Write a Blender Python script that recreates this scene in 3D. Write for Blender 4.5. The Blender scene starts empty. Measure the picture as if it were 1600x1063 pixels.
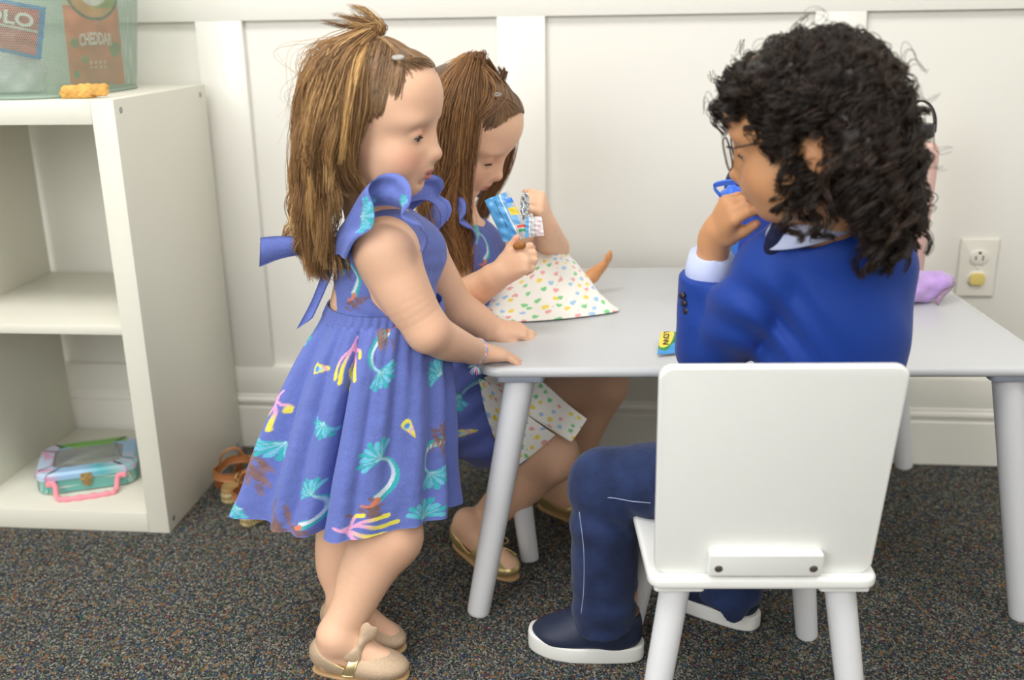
import bpy, bmesh, math, random
import numpy as np
from mathutils import Vector, Matrix
rng = np.random.default_rng(7)
random.seed(7)
SC = bpy.context.scene
COL = SC.collection

# ------------------------------------------------------------------ camera
CAM_F, CAM_P, CAM_R, CAM_H = 1584.63, 0.308617, -0.015743, 0.885894
FW = np.array([0, math.cos(CAM_P), -math.sin(CAM_P)])
_u = np.array([0, math.sin(CAM_P), math.cos(CAM_P)]); _r = np.array([1., 0, 0])
RT = math.cos(CAM_R) * _r + math.sin(CAM_R) * _u
UP = -math.sin(CAM_R) * _r + math.cos(CAM_R) * _u
cd = bpy.data.cameras.new('camera'); cam = bpy.data.objects.new('camera', cd); COL.objects.link(cam)
M = Matrix.Identity(4)
for i in range(3):
    M[i][0] = RT[i]; M[i][1] = UP[i]; M[i][2] = -FW[i]
M[0][3], M[1][3], M[2][3] = 0, 0, CAM_H
cam.matrix_world = M
cd.sensor_width = 36; cd.sensor_fit = 'HORIZONTAL'; cd.lens = CAM_F / 1600 * 36
cd.clip_start = 0.05; cd.clip_end = 50
cd.dof.use_dof = True; cd.dof.focus_distance = 1.40; cd.dof.aperture_fstop = 2.8
SC.camera = cam

# ------------------------------------------------------------------ light
wd = bpy.data.worlds.new('world'); SC.world = wd; wd.use_nodes = True
wd.node_tree.nodes['Background'].inputs[0].default_value = (1, 0.98, 0.95, 1)
wd.node_tree.nodes['Background'].inputs[1].default_value = 0.25
SC.view_settings.view_transform = 'Standard'; SC.view_settings.look = 'None'
SC.view_settings.gamma = 1; SC.view_settings.use_curve_mapping = False
SC.view_settings.exposure = 1.48
def area(name, loc, aim, sx, sy, power, color=(1, 1, 1)):
    l = bpy.data.lights.new(name, 'AREA'); l.shape = 'RECTANGLE'; l.size = sx; l.size_y = sy
    l.energy = power; l.color = color
    o = bpy.data.objects.new(name, l); COL.objects.link(o); o.location = loc
    o.rotation_euler = (Vector(aim) - Vector(loc)).to_track_quat('-Z', 'Y').to_euler()
    return o
area('ceiling_light_lamp', (-0.75, 0.75, 2.55), (-0.75, 0.75, 0), 1.2, 0.6, 10, (1, 0.985, 0.95))
area('ceiling_light_lamp', (1.1, 0.2, 2.55), (1.1, 0.2, 0), 1.2, 0.6, 7, (1, 0.985, 0.95))
area('window_daylight', (-1.9, -1.0, 1.6), (0.1, 1.6, 0.5), 1.8, 1.5, 21, (0.98, 0.99, 1.0))
area('window_daylight', (0.5, -1.7, 1.9), (0.25, 1.8, 0.6), 2.0, 1.2, 9, (1, 0.99, 0.97))

# ------------------------------------------------------------------ helpers
def at(px, py, Y):
    "world point seen at a photo position, at world depth Y"
    v = (px - 800) / CAM_F * RT - (py - 531.5) / CAM_F * UP + FW
    return np.array([0, 0, CAM_H]) + v * Y / v[1]
def atz(px, py, z):
    v = (px - 800) / CAM_F * RT - (py - 531.5) / CAM_F * UP + FW
    return np.array([0, 0, CAM_H]) + v * (z - CAM_H) / v[2]

WLOC = {}
def wloc(o):
    return WLOC.get(o.name, np.zeros(3)) if o else np.zeros(3)
def thing(name, label, cat, loc, group=None):
    o = bpy.data.objects.new(name, None); COL.objects.link(o)
    o.empty_display_size = 0.05
    o.location = loc; WLOC[o.name] = np.array(loc, float)
    o['label'] = label; o['category'] = cat
    if group: o['group'] = group
    return o
def tag(o, label, cat, group=None, kind=None):
    o['label'] = label; o['category'] = cat
    if group: o['group'] = group
    if kind: o['kind'] = kind
    return o
class G:
    "geometry collector"
    def __init__(s): s.V = []; s.F = []; s.n = 0; s.C = []
    def add(s, V, F, c=None):
        V = np.asarray(V, float)
        for f in F: s.F.append(tuple(int(i) + s.n for i in f))
        s.V.append(V); s.n += len(V)
        if c is not None:
            c = np.asarray(c, float)
            s.C.append(np.tile(c, (len(V), 1)) if c.ndim == 1 else c)
        return s
    def get(s): return np.concatenate(s.V), s.F
def mk(name, V, F, mat, parent=None, smooth=True, col=None, label=None, auto=None, uv=None):
    V = np.asarray(V, float) - wloc(parent)
    me = bpy.data.meshes.new(name)
    if isinstance(F, np.ndarray):
        n, k = F.shape
        me.vertices.add(len(V)); me.vertices.foreach_set('co', V.astype(np.float32).ravel())
        me.loops.add(n * k); me.loops.foreach_set('vertex_index', F.astype(np.int32).ravel())
        me.polygons.add(n); me.polygons.foreach_set('loop_start', np.arange(0, n * k, k, dtype=np.int32))
        me.polygons.foreach_set('loop_total', np.full(n, k, dtype=np.int32))
        me.update(calc_edges=True); me.validate()
    else:
        me.from_pydata(V.tolist(), [], F); me.update()
    if smooth: me.polygons.foreach_set('use_smooth', np.ones(len(me.polygons), bool))
    if col is not None and len(me.vertices) == len(col):
        a = me.color_attributes.new('Col', 'FLOAT_COLOR', 'POINT')
        c4 = np.ones((len(col), 4), np.float32); c4[:, :3] = col
        a.data.foreach_set('color', c4.ravel())
    me.materials.append(mat)
    o = bpy.data.objects.new(name, me); COL.objects.link(o)
    if parent: o.parent = parent; WLOC[o.name] = wloc(parent)
    if label: o['label'] = label
    if auto is not None:
        try:
            me.set_sharp_from_angle(angle=math.radians(auto))
        except Exception: pass
    return o
def mkg(name, g, mat, parent=None, **k):
    V, F = g.get()
    if g.C and 'col' not in k: k['col'] = np.concatenate(g.C)
    return mk(name, V, F, mat, parent, **k)
def struct(o, kind='structure'):
    o['kind'] = kind; return o

def rot(axis, deg):
    return np.array(Matrix.Rotation(math.radians(deg), 3, axis))
def frame(yaw=0, pitch=0, roll=0):
    "columns: forward x, left y, up z; yaw about z, pitch>0 nose down, roll about forward"
    return rot('Z', yaw) @ rot('Y', pitch) @ rot('X', roll)
def box(x0, x1, y0, y1, z0, z1, bev=0.0, seg=2, f=None):
    bm = bmesh.new(); bmesh.ops.create_cube(bm, size=1)
    for v in bm.verts:
        v.co = Vector(((x0 + x1) / 2 + v.co.x * (x1 - x0), (y0 + y1) / 2 + v.co.y * (y1 - y0), (z0 + z1) / 2 + v.co.z * (z1 - z0)))
    if bev > 0: bmesh.ops.bevel(bm, geom=list(bm.edges), offset=bev, segments=seg, profile=0.5, affect='EDGES')
    V = np.array([v.co[:] for v in bm.verts]); F = [tuple(v.index for v in p.verts) for p in bm.faces]
    bm.free()
    if f is not None: V = np.array([f(*p) for p in V])
    return V, F
def slab(outline, z0, z1, bev=0.003, seg=3, f=None):
    "closed 2D outline extruded in z with rounded rims"
    P = np.asarray(outline, float); n = len(P)
    T = np.roll(P, -1, 0) - np.roll(P, 1, 0); T /= np.linalg.norm(T, axis=1)[:, None] + 1e-9
    N = np.stack([T[:, 1], -T[:, 0]], 1)
    area_ = np.sum(P[:, 0] * np.roll(P[:, 1], -1) - np.roll(P[:, 0], -1) * P[:, 1])
    if area_ < 0: N = -N
    rings = []
    for k in range(seg + 1):
        a = k / seg * math.pi / 2; rings.append((bev * (1 - math.sin(a)), z0 + bev * (1 - math.cos(a))))
    rings = rings + [(i, z0 + z1 - z) for i, z in rings[::-1]]
    V = []
    for ins, z in rings:
        q = P - N * ins; V.append(np.column_stack([q, np.full(n, z)]))
    V = np.concatenate(V); F = []
    m = len(rings)
    for r in range(m - 1):
        for i in range(n):
            j = (i + 1) % n; F.append((r * n + i, r * n + j, (r + 1) * n + j, (r + 1) * n + i))
    F.append(tuple(range(n))[::-1]); F.append(tuple((m - 1) * n + i for i in range(n)))
    if area_ < 0: F = [t[::-1] for t in F]
    if f is not None: V = np.array([f(*p) for p in V])
    return V, F
def rrect(x0, x1, y0, y1, r, n=6):
    pts = []
    for cx, cy, a0 in ((x1 - r, y1 - r, 0), (x0 + r, y1 - r, 90), (x0 + r, y0 + r, 180), (x1 - r, y0 + r, 270)):
        for k in range(n + 1):
            a = math.radians(a0 + 90 * k / n); pts.append((cx + r * math.cos(a), cy + r * math.sin(a)))
    return np.array(pts)
def crv(P, n):
    "Catmull-Rom resample of control points (any dimension)"
    P = np.asarray(P, float)
    if len(P) == 2: return P[0] + (P[1] - P[0]) * np.linspace(0, 1, n)[:, None]
    Q = np.vstack([2 * P[0] - P[1], P, 2 * P[-1] - P[-2]])
    t = np.linspace(0, len(P) - 1 - 1e-9, n); i = t.astype(int); u = (t - i)[:, None]
    p0, p1, p2, p3 = Q[i], Q[i + 1], Q[i + 2], Q[i + 3]
    return 0.5 * (2 * p1 + (p2 - p0) * u + (2 * p0 - 5 * p1 + 4 * p2 - p3) * u ** 2 + (3 * p1 - p0 - 3 * p2 + p3) * u ** 3)
def tube(P, R, n=12, cap=True, closed=False):
    P = np.asarray(P, float); m = len(P); R = np.broadcast_to(np.asarray(R, float), (m,))
    T = np.gradient(P, axis=0)
    if closed: T = np.roll(P, -1, 0) - np.roll(P, 1, 0)
    T /= np.linalg.norm(T, axis=1)[:, None] + 1e-12
    up = np.array([0, 0, 1.]) if abs(T[0][2]) < .9 else np.array([1., 0, 0])
    N = np.cross(T[0], up); N /= np.linalg.norm(N); V = []
    for i in range(m):
        N = N - T[i] * (N @ T[i]); N /= np.linalg.norm(N) + 1e-12; B = np.cross(T[i], N)
        a = np.arange(n) / n * 2 * math.pi
        V.append(P[i] + R[i] * (np.cos(a)[:, None] * N + np.sin(a)[:, None] * B))
    V = np.concatenate(V); F = []
    for i in range(m if closed else m - 1):
        i2 = (i + 1) % m
        for k in range(n):
            k2 = (k + 1) % n; F.append((i * n + k, i * n + k2, i2 * n + k2, i2 * n + k))
    if cap and not closed:
        F.append(tuple(range(n))[::-1]); F.append(tuple((m - 1) * n + k for k in range(n)))
    return V, F
def lathe(prof, n=32, center=(0, 0, 0), f=None):
    V = []; F = []; m = len(prof)
    for r, z in prof:
        a = np.arange(n) / n * 2 * math.pi
        V.append(np.column_stack([r * np.cos(a), r * np.sin(a), np.full(n, z)]))
    V = np.concatenate(V)
    for i in range(m - 1):
        for k in range(n):
            k2 = (k + 1) % n; F.append((i * n + k, i * n + k2, (i + 1) * n + k2, (i + 1) * n + k))
    if prof[0][0] > 1e-6: F.append(tuple(range(n))[::-1])
    if prof[-1][0] > 1e-6: F.append(tuple((m - 1) * n + k for k in range(n)))
    V = V + np.array(center)
    if f is not None: V = np.array([f(*p) for p in V])
    return V, F
def grid(P):
    "quad faces over an (n,m,3) array"
    n, m = P.shape[:2]; i, j = np.meshgrid(np.arange(n - 1), np.arange(m - 1), indexing='ij')
    a = (i * m + j).ravel()
    return P.reshape(-1, 3), np.stack([a, a + 1, a + m + 1, a + m], 1)
def two_sided(P, th):
    "thin solid cloth from a grid: front and back sheets joined at the rim"
    n, m = P.shape[:2]
    du = np.gradient(P, axis=0); dv = np.gradient(P, axis=1); N = np.cross(du, dv)
    N /= np.linalg.norm(N, axis=2)[:, :, None] + 1e-12
    V, F = grid(P + N * th / 2); V2, F2 = grid(P - N * th / 2)
    k = len(V); rim = []
    idx = [(0, j) for j in range(m)] + [(i, m - 1) for i in range(1, n)] + [(n - 1, j) for j in range(m - 2, -1, -1)] + [(i, 0) for i in range(n - 2, 0, -1)]
    ids = np.array([i * m + j for i, j in idx]); nx = np.roll(ids, -1)
    rim = np.stack([ids, ids + k, nx + k, nx], 1)
    return np.vstack([V, V2]), np.vstack([F[:, ::-1], F2 + k, rim])

# --- signed-distance modelling: organic solids as smooth unions, skinned with surface nets
class SDF:
    def __init__(s, h=0.002): s.h = h; s.p = []
    def ell(s, c, r, R=None, k=0.01, op='u'):
        s.p.append(('e', np.array(c, float), np.array(r, float) * np.ones(3), np.eye(3) if R is None else np.array(R), k, op)); return s
    def cap(s, a, b, ra, rb=None, k=0.01, op='u'):
        s.p.append(('c', np.array(a, float), np.array(b, float), float(ra), float(ra if rb is None else rb), k, op)); return s
    def chain(s, pts, rs, k=0.01):
        q = crv(np.column_stack([np.array(pts), rs]), 1 + 6 * (len(pts) - 1))
        s.p.append(('h', q[:, :3], q[:, 3], None, k, 'u')); return s
    def bx(s, c, r, R=None, e=0.005, k=0.005, op='u'):
        s.p.append(('b', np.array(c, float), np.array(r, float), np.eye(3) if R is None else np.array(R), e, k, op)); return s
    def field(s, post=None):
        lo = np.full(3, 1e9); hi = -lo
        bbs = []
        for p in s.p:
            if p[0] == 'e':
                e = np.sqrt(((p[3] * p[2]) ** 2).sum(1)); a, b = p[1] - e, p[1] + e
            elif p[0] == 'b':
                e = np.abs(p[3]) @ p[2]; a, b = p[1] - e, p[1] + e
            elif p[0] == 'h':
                a = (p[1] - p[2][:, None]).min(0); b = (p[1] + p[2][:, None]).max(0)
            else:
                r = max(p[3], p[4]); a = np.minimum(p[1], p[2]) - r; b = np.maximum(p[1], p[2]) + r
            bbs.append((a, b))
            if p[-1] == 'u': lo = np.minimum(lo, a); hi = np.maximum(hi, b)
        h = s.h; lo = lo - 4 * h - .004; hi = hi + 4 * h + .004
        n = np.ceil((hi - lo) / h).astype(int) + 1
        ax = [(lo[i] + h * np.arange(n[i])).astype(np.float32) for i in range(3)]
        Fd = np.full(tuple(n), 0.05, np.float32)
        for p, (a, b) in zip(s.p, bbs):
            k = p[-2]; m = k + 3 * h
            i0 = np.clip(np.floor((a - m - lo) / h).astype(int), 0, n); i1 = np.clip(np.ceil((b + m - lo) / h).astype(int) + 1, 0, n)
            if (i1 <= i0).any(): continue
            sl = tuple(slice(i0[i], i1[i]) for i in range(3))
            X = ax[0][sl[0]][:, None, None]; Y = ax[1][sl[1]][None, :, None]; Z = ax[2][sl[2]][None, None, :]
            if p[0] in 'eb':
                c, r, R = p[1], p[2], p[3]
                x, y, z = X - c[0], Y - c[1], Z - c[2]
                q = [R[0, j] * x + R[1, j] * y + R[2, j] * z for j in range(3)]
                if p[0] == 'e':
                    k0 = np.sqrt(sum((q[j] / r[j]) ** 2 for j in range(3))); k1 = np.sqrt(sum((q[j] / r[j] ** 2) ** 2 for j in range(3))) + 1e-6
                    d = k0 * (k0 - 1) / k1
                else:
                    e = p[4]; w = [np.abs(q[j]) - r[j] + e for j in range(3)]
                    d = np.sqrt(sum(np.maximum(t, 0) ** 2 for t in w)) + np.minimum(np.maximum(np.maximum(w[0], w[1]), w[2]), 0) - e
            elif p[0] == 'h':
                d = None
                for i in range(len(p[1]) - 1):
                    A, B = p[1][i], p[1][i + 1]; ba = B - A; L = ba @ ba + 1e-12
                    x, y, z = X - A[0], Y - A[1], Z - A[2]
                    t = np.clip((x * ba[0] + y * ba[1] + z * ba[2]) / L, 0, 1)
                    di = np.sqrt((x - t * ba[0]) ** 2 + (y - t * ba[1]) ** 2 + (z - t * ba[2]) ** 2) - (p[2][i] + (p[2][i + 1] - p[2][i]) * t)
                    d = di if d is None else np.minimum(d, di)
            else:
                A, B = p[1], p[2]; ba = B - A; L = ba @ ba + 1e-12
                x, y, z = X - A[0], Y - A[1], Z - A[2]
                t = np.clip((x * ba[0] + y * ba[1] + z * ba[2]) / L, 0, 1)
                d = np.sqrt((x - t * ba[0]) ** 2 + (y - t * ba[1]) ** 2 + (z - t * ba[2]) ** 2) - (p[3] + (p[4] - p[3]) * t)
            f0 = Fd[sl]
            if p[-1] == 'u':
                if k > 0:
                    hh = np.maximum(k - np.abs(f0 - d), 0) / k; Fd[sl] = np.minimum(f0, d) - hh * hh * k * .25
                else: Fd[sl] = np.minimum(f0, d)
            elif p[-1] == 's':
                d = -d; hh = np.maximum(k - np.abs(f0 - d), 0) / k if k > 0 else 0; Fd[sl] = np.maximum(f0, d) + hh * hh * k * .25
        if post is not None:
            X, Y, Z = ax[0][:, None, None], ax[1][None, :, None], ax[2][None, None, :]
            Fd = post(Fd, X, Y, Z)
        return Fd, lo, ax
    def build(s, post=None):
        Fd, lo, ax = s.field(post)
        return surfnets(Fd, lo, s.h)
def surfnets(Fd, lo, h):
    Fd[0] = Fd[-1] = 1; Fd[:, 0] = Fd[:, -1] = 1; Fd[:, :, 0] = Fd[:, :, -1] = 1
    S = Fd < 0
    cs = [(a, b, c) for a in (0, 1) for b in (0, 1) for c in (0, 1)]
    nx, ny, nz = (n - 1 for n in S.shape)
    cnt = np.zeros((nx, ny, nz), np.int8)
    for a, b, c in cs: cnt += S[a:a + nx, b:b + ny, c:c + nz]
    mask = (cnt > 0) & (cnt < 8)
    I, J, K = np.nonzero(mask); N = len(I)
    idx = np.full(mask.shape, -1, np.int64); idx[I, J, K] = np.arange(N)
    val = {o: Fd[I + o[0], J + o[1], K + o[2]] for o in cs}
    acc = np.zeros((N, 3)); w = np.zeros(N)
    for o in cs:
        for d in range(3):
            if o[d] == 0:
                o2 = tuple(o[i] + (1 if i == d else 0) for i in range(3)); fa, fb = val[o], val[o2]
                cr = (fa < 0) != (fb < 0); t = np.where(cr, fa / np.where(cr, fa - fb, 1), 0)
                for q in range(3): acc[:, q] += cr * (o[q] + (t if q == d else 0))
                w += cr
    V = (acc / w[:, None] + np.column_stack([I, J, K])) * h + lo
    Fs = []
    def quads(d):
        s0 = S[tuple(slice(None, -1) if i == d else slice(1, -1) for i in range(3))]
        s1 = S[tuple(slice(1, None) if i == d else slice(1, -1) for i in range(3))]
        e = np.argwhere(s0 != s1)
        if len(e) == 0: return
        off = np.ones(3, int); off[d] = 0; e = e + off
        sg = S[e[:, 0], e[:, 1], e[:, 2]]
        o1, o2 = (d + 1) % 3, (d + 2) % 3
        def g(a, b):
            q = e.copy(); q[:, o1] -= a; q[:, o2] -= b; return idx[q[:, 0], q[:, 1], q[:, 2]]
        Q = np.stack([g(1, 1), g(0, 1), g(0, 0), g(1, 0)], 1)
        Q[~sg] = Q[~sg][:, ::-1]; Fs.append(Q)
    for d in range(3): quads(d)
    Fq = np.concatenate(Fs); Fq = Fq[(Fq >= 0).all(1)]
    # a light smoothing pass
    for _ in range(4):
        A = np.zeros_like(V); c = np.zeros(len(V))
        for a in range(4):
            b = (a + 1) % 4
            np.add.at(A, Fq[:, a], V[Fq[:, b]]); np.add.at(c, Fq[:, a], 1)
            np.add.at(A, Fq[:, b], V[Fq[:, a]]); np.add.at(c, Fq[:, b], 1)
        V = V * .6 + .4 * A / c[:, None]
    return V, Fq

# ------------------------------------------------------------------ materials
def lin(c):
    "sRGB 0..255 -> linear"
    c = np.array(c, float) / 255
    return tuple(np.where(c <= .04045, c / 12.92, ((c + .055) / 1.055) ** 2.4))
def mat(name, color=(200, 200, 200), rough=.5, spec=.5, metal=0, vcol=False, bump=None, sss=0, sssr=(.012, .005, .003),
        var=None, sheen=0, coat=0, alpha=None, trans=0, emis=0, weave=None):
    m = bpy.data.materials.new(name); m.use_nodes = True; nt = m.node_tree; b = nt.nodes['Principled BSDF']
    I = b.inputs; c = lin(color) if max(color) > 1 else color
    I['Base Color'].default_value = (*c, 1); I['Roughness'].default_value = rough; I['Metallic'].default_value = metal
    I['Specular IOR Level'].default_value = spec
    if sss: I['Subsurface Weight'].default_value = sss; I['Subsurface Radius'].default_value = sssr; I['Subsurface Scale'].default_value = 1.0
    if sheen: I['Sheen Weight'].default_value = sheen
    if coat: I['Coat Weight'].default_value = coat
    if trans: I['Transmission Weight'].default_value = trans
    if alpha is not None: I['Alpha'].default_value = alpha
    if emis: I['Emission Color'].default_value = (*c, 1); I['Emission Strength'].default_value = emis
    tc = nt.nodes.new('ShaderNodeTexCoord')
    src = None
    if vcol:
        a = nt.nodes.new('ShaderNodeAttribute'); a.attribute_name = 'Col'; src = a.outputs['Color']
        nt.links.new(src, I['Base Color'])
    if var:   # (scale, amount): mottled brightness of the material itself
        n = nt.nodes.new('ShaderNodeTexNoise'); n.inputs['Scale'].default_value = var[0]; n.inputs['Detail'].default_value = 4
        nt.links.new(tc.outputs['Object'], n.inputs['Vector'])
        r = nt.nodes.new('ShaderNodeMapRange'); r.inputs['To Min'].default_value = 1 - var[1]; r.inputs['To Max'].default_value = 1 + var[1]
        r.inputs['From Min'].default_value = .3; r.inputs['From Max'].default_value = .7
        nt.links.new(n.outputs['Fac'], r.inputs['Value'])
        x = nt.nodes.new('ShaderNodeVectorMath'); x.operation = 'SCALE'
        if src is not None: nt.links.new(src, x.inputs[0])
        else: x.inputs[0].default_value = c
        nt.links.new(r.outputs[0], x.inputs['Scale']); nt.links.new(x.outputs[0], I['Base Color'])
    last = None
    for bp in (bump or []):   # list of (scale, strength, distance)
        n = nt.nodes.new('ShaderNodeTexNoise'); n.inputs['Scale'].default_value = bp[0]; n.inputs['Detail'].default_value = 3
        nt.links.new(tc.outputs['Object'], n.inputs['Vector'])
        u = nt.nodes.new('ShaderNodeBump'); u.inputs['Strength'].default_value = bp[1]; u.inputs['Distance'].default_value = bp[2]
        nt.links.new(n.outputs['Fac'], u.inputs['Height'])
        if last is not None: nt.links.new(last, u.inputs['Normal'])
        last = u.outputs[0]
    if last is not None: nt.links.new(last, I['Normal'])
    return m
# ------------------------------------------------------------------ room
WY, WYAW = 1.988194, -0.102592
def W(u, d, z):
    "wall frame: u along the wall, d out towards the room"
    c, s = math.cos(WYAW), math.sin(WYAW)
    return (c * u + s * d, WY + s * u - c * d, z)
M_wall = mat('wall_paint', (236, 234, 226), .38, .4, bump=[(9, .05, .002)])
M_trim = mat('trim_paint', (238, 236, 228), .3, .45)
M_ceil = mat('ceiling_paint', (240, 240, 238), .8)

def carpet():
    m = bpy.data.materials.new('carpet'); m.use_nodes = True; nt = m.node_tree; b = nt.nodes['Principled BSDF']
    N = nt.nodes.new; L = nt.links.new
    tc = N('ShaderNodeTexCoord')
    def vor(scale, seed):
        mp = N('ShaderNodeMapping'); mp.inputs['Location'].default_value = (seed, seed * 2, 0); mp.inputs['Scale'].default_value = (scale, scale * .8, scale)
        nz = N('ShaderNodeTexNoise'); nz.inputs['Scale'].default_value = 300; L(tc.outputs['Object'], nz.inputs['Vector'])
        ad = N('ShaderNodeVectorMath'); ad.operation = 'MULTIPLY_ADD'; ad.inputs[1].default_value = (.003,) * 3
        L(nz.outputs['Color'], ad.inputs[0]); L(tc.outputs['Object'], ad.inputs[2]); L(ad.outputs[0], mp.inputs['Vector'])
        v = N('ShaderNodeTexVoronoi'); v.inputs['Scale'].default_value = 1; L(mp.outputs[0], v.inputs['Vector'])
        s = N('ShaderNodeSeparateColor'); L(v.outputs['Color'], s.inputs[0]); return v, s
    v1, s1 = vor(470, 0); v2, s2 = vor(260, 3.3)
    r1 = N('ShaderNodeValToRGB'); e = r1.color_ramp; e.interpolation = 'CONSTANT'
    cols = [(0, (46, 48, 52)), (.28, (68, 69, 71)), (.50, (96, 96, 91)), (.68, (128, 126, 116)), (.85, (160, 156, 142)), (.94, (54, 58, 64))]
    e.elements[0].color = (*lin(cols[0][1]), 1); e.elements[1].position = cols[1][0]; e.elements[1].color = (*lin(cols[1][1]), 1)
    for p, c in cols[2:]:
        q = e.elements.new(p); q.color = (*lin(c), 1)
    L(s1.outputs[0], r1.inputs[0])
    r2 = N('ShaderNodeValToRGB'); e = r2.color_ramp; e.interpolation = 'CONSTANT'
    cols = [(0, (138, 98, 62)), (.2, (60, 76, 102)), (.4, (96, 60, 66)), (.55, (68, 88, 66)), (.7, (54, 84, 88)), (.85, (120, 106, 72))]
    e.elements[0].color = (*lin(cols[0][1]), 1); e.elements[1].position = cols[1][0]; e.elements[1].color = (*lin(cols[1][1]), 1)
    for p, c in cols[2:]:
        q = e.elements.new(p); q.color = (*lin(c), 1)
    L(s2.outputs[0], r2.inputs[0])
    g = N('ShaderNodeMath'); g.operation = 'GREATER_THAN'; g.inputs[1].default_value = .80; L(s2.outputs[1], g.inputs[0])
    mx = N('ShaderNodeMix'); mx.data_type = 'RGBA'; L(g.outputs[0], mx.inputs['Factor']); L(r1.outputs[0], mx.inputs['A']); L(r2.outputs[0], mx.inputs['B'])
    L(mx.outputs['Result'], b.inputs['Base Color']); b.inputs['Roughness'].default_value = .95; b.inputs['Specular IOR Level'].default_value = .1
    bp = N('ShaderNodeBump'); bp.inputs['Distance'].default_value = .003; bp.inputs['Strength'].default_value = .8
    L(v1.outputs['Distance'], bp.inputs['Height']); bp.invert = True; L(bp.outputs[0], b.inputs['Normal'])
    return m
M_carpet = carpet()
struct(mk('floor', *box(-2.3, 3.0, -2.2, 2.45, -.05, 0), M_carpet, smooth=False))
struct(mk('wall_back', *box(-2.6, 3.2, -.15, -.014, 0, 2.62, f=W), M_wall, smooth=False))
struct(mk('wall_left', *box(-2.42, -2.3, -2.2, 2.5, 0, 2.62), M_wall, smooth=False))
struct(mk('wall_right', *box(3.0, 3.12, -2.2, 2.5, 0, 2.62), M_wall, smooth=False))
struct(mk('wall_front', *box(-2.42, 3.12, -2.32, -2.2, 0, 2.62), M_wall, smooth=False))
struct(mk('ceiling', *box(-2.42, 3.12, -2.32, 2.6, 2.62, 2.7), M_ceil, smooth=False))
# board and batten wainscot
g = G(); g.add(*box(-2.3, 3.0, -.03, 0, .886, .99, .0012, f=W))
struct(mkg('trim_1', g, M_trim, auto=30))
g = G(); g.add(*box(-2.3, 3.0, -.03, 0, .118, .183, .0012, f=W))
struct(mkg('trim_2', g, M_trim, auto=30))
bat = [-2.28, -1.70, -1.118, -.605, -.0193, .5636, 1.146, 1.73, 2.3]
for i, u in enumerate(bat):
    w = .0925 if -1.2 < u < -.1 or u < -1.2 else .0905
    struct(mk('trim_%d' % (i + 3), *box(u, u + w, -.03, -.0004, .18, .888, .001, f=W), M_trim, auto=30))
prof = [(-.02, 0), (.004, 0), (.004, .091), (.001, .094), (.001, .1), (.006, .103), (.007, .108), (.006, .112), (.002, .115), (.002, .12), (.0, .122), (-.02, .122)]
V = []; F = []
for u in (-2.3, 3.0):
    for d, z in prof: V.append(W(u, d, z))
n = len(prof)
for i in range(n): F.append((i, (i + 1) % n, n + (i + 1) % n, n + i))
struct(mk('baseboard_back', V, F, M_trim, auto=20))
# electrical outlet on the wall
M_plast = mat('outlet_plastic', (240, 236, 226), .35, .5); M_slot = mat('outlet_slot', (40, 32, 28), .8)
M_yel = mat('cap_yellow', (236, 214, 130), .4, sss=.1)
T = thing('wall_outlet', 'white double wall outlet with a pale yellow safety cap', 'outlet', W(.905, -.012, .41))
def Wo(x, z, d): return W(.905 + x, -.014 + d, .4105 + z)
V, F = slab(rrect(-.036, .036, -.0585, .0585, .004), 0, .006, .004, 3); mk('cover_plate', [Wo(*p) for p in V], F, M_plast, T, auto=50)
for dz in (.021, -.0215):
    o = rrect(-.017, .017, -.0145, .0145, .0135); V, F = slab(o, 0, .0095, .0012, 2)
    if dz > 0:
        r = mk('receptacle', [Wo(p[0], p[1] + dz, p[2]) for p in V], F, M_plast, T, auto=50)
        g = G()
        for sx, w, hh in ((-.0065, .0011, .004), (.0065, .0011, .005)):
            V, F = box(sx - w, sx + w, -.003 - hh + .002, hh - .001, .0085, .0098); g.add([Wo(p[0], p[1] + dz, p[2]) for p in V], F)
        V, F = slab(rrect(-.0028, .0028, .0065, .0115, .0024), .0085, .0098, .0001, 1); g.add([Wo(p[0], p[1] + dz, p[2]) for p in V], F)
        mkg('slots', g, M_slot, r, smooth=False)
    else:
        mk('receptacle', [Wo(p[0], p[1] + dz, p[2]) for p in V], F, M_plast, T, auto=50)
        V, F = slab(rrect(-.0145, .0145, -.0125, .0125, .008), .009, .0135, .002, 3); mk('safety_cap', [Wo(p[0], p[1] + dz, p[2]) for p in V], F, M_yel, T, auto=50, label='pale yellow safety cap')
V, F = lathe([(.0032, 0), (.0032, .0072), (.002, .0082), (0, .0083)], 16); mk('screw', [Wo(p[0], p[1], p[2]) for p in V], F, M_plast, T)

# ------------------------------------------------------------------ cube shelf
KX, KY, KYAW = -.62767, 1.6534, -.101939
def K(u, v, w):
    c, s = math.cos(KYAW), math.sin(KYAW)
    return (KX + c * u - s * v, KY + s * u + c * v, w)
M_shelf = mat('white_laminate', (228, 226, 213), .42, .4)
M_screw = mat('screw_steel', (150, 150, 150), .35, metal=.9)
T = thing('cube_shelf', 'white laminate cube shelf with open square compartments against the wall', 'shelf', K(-.38, .19, 0))
D = .379; t = .039
for u in (-.765, -t): mk('side_panel', *box(u, u + t, 0, D, 0, .77, .0008, f=K), M_shelf, T, auto=30)
mk('top_board', *box(-.765 + t, -t - .0003, 0, D, .77 - t, .7695, .0008, f=K), M_shelf, T, auto=30)
mk('bottom_board', *box(-.765 + t, -t - .0003, 0, D, .0005, t, .0008, f=K), M_shelf, T, auto=30)
mk('divider', *box(-t - .335 - .016, -t - .335, .001, D - .001, t, .77 - t, .0006, f=K), M_shelf, T, auto=30)
for a, b in ((-t - .335, -t), (-.726, -t - .351)): mk('shelf_board', *box(a, b, .001, D - .001, .377, .393, .0006, f=K), M_shelf, T, auto=30)
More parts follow.
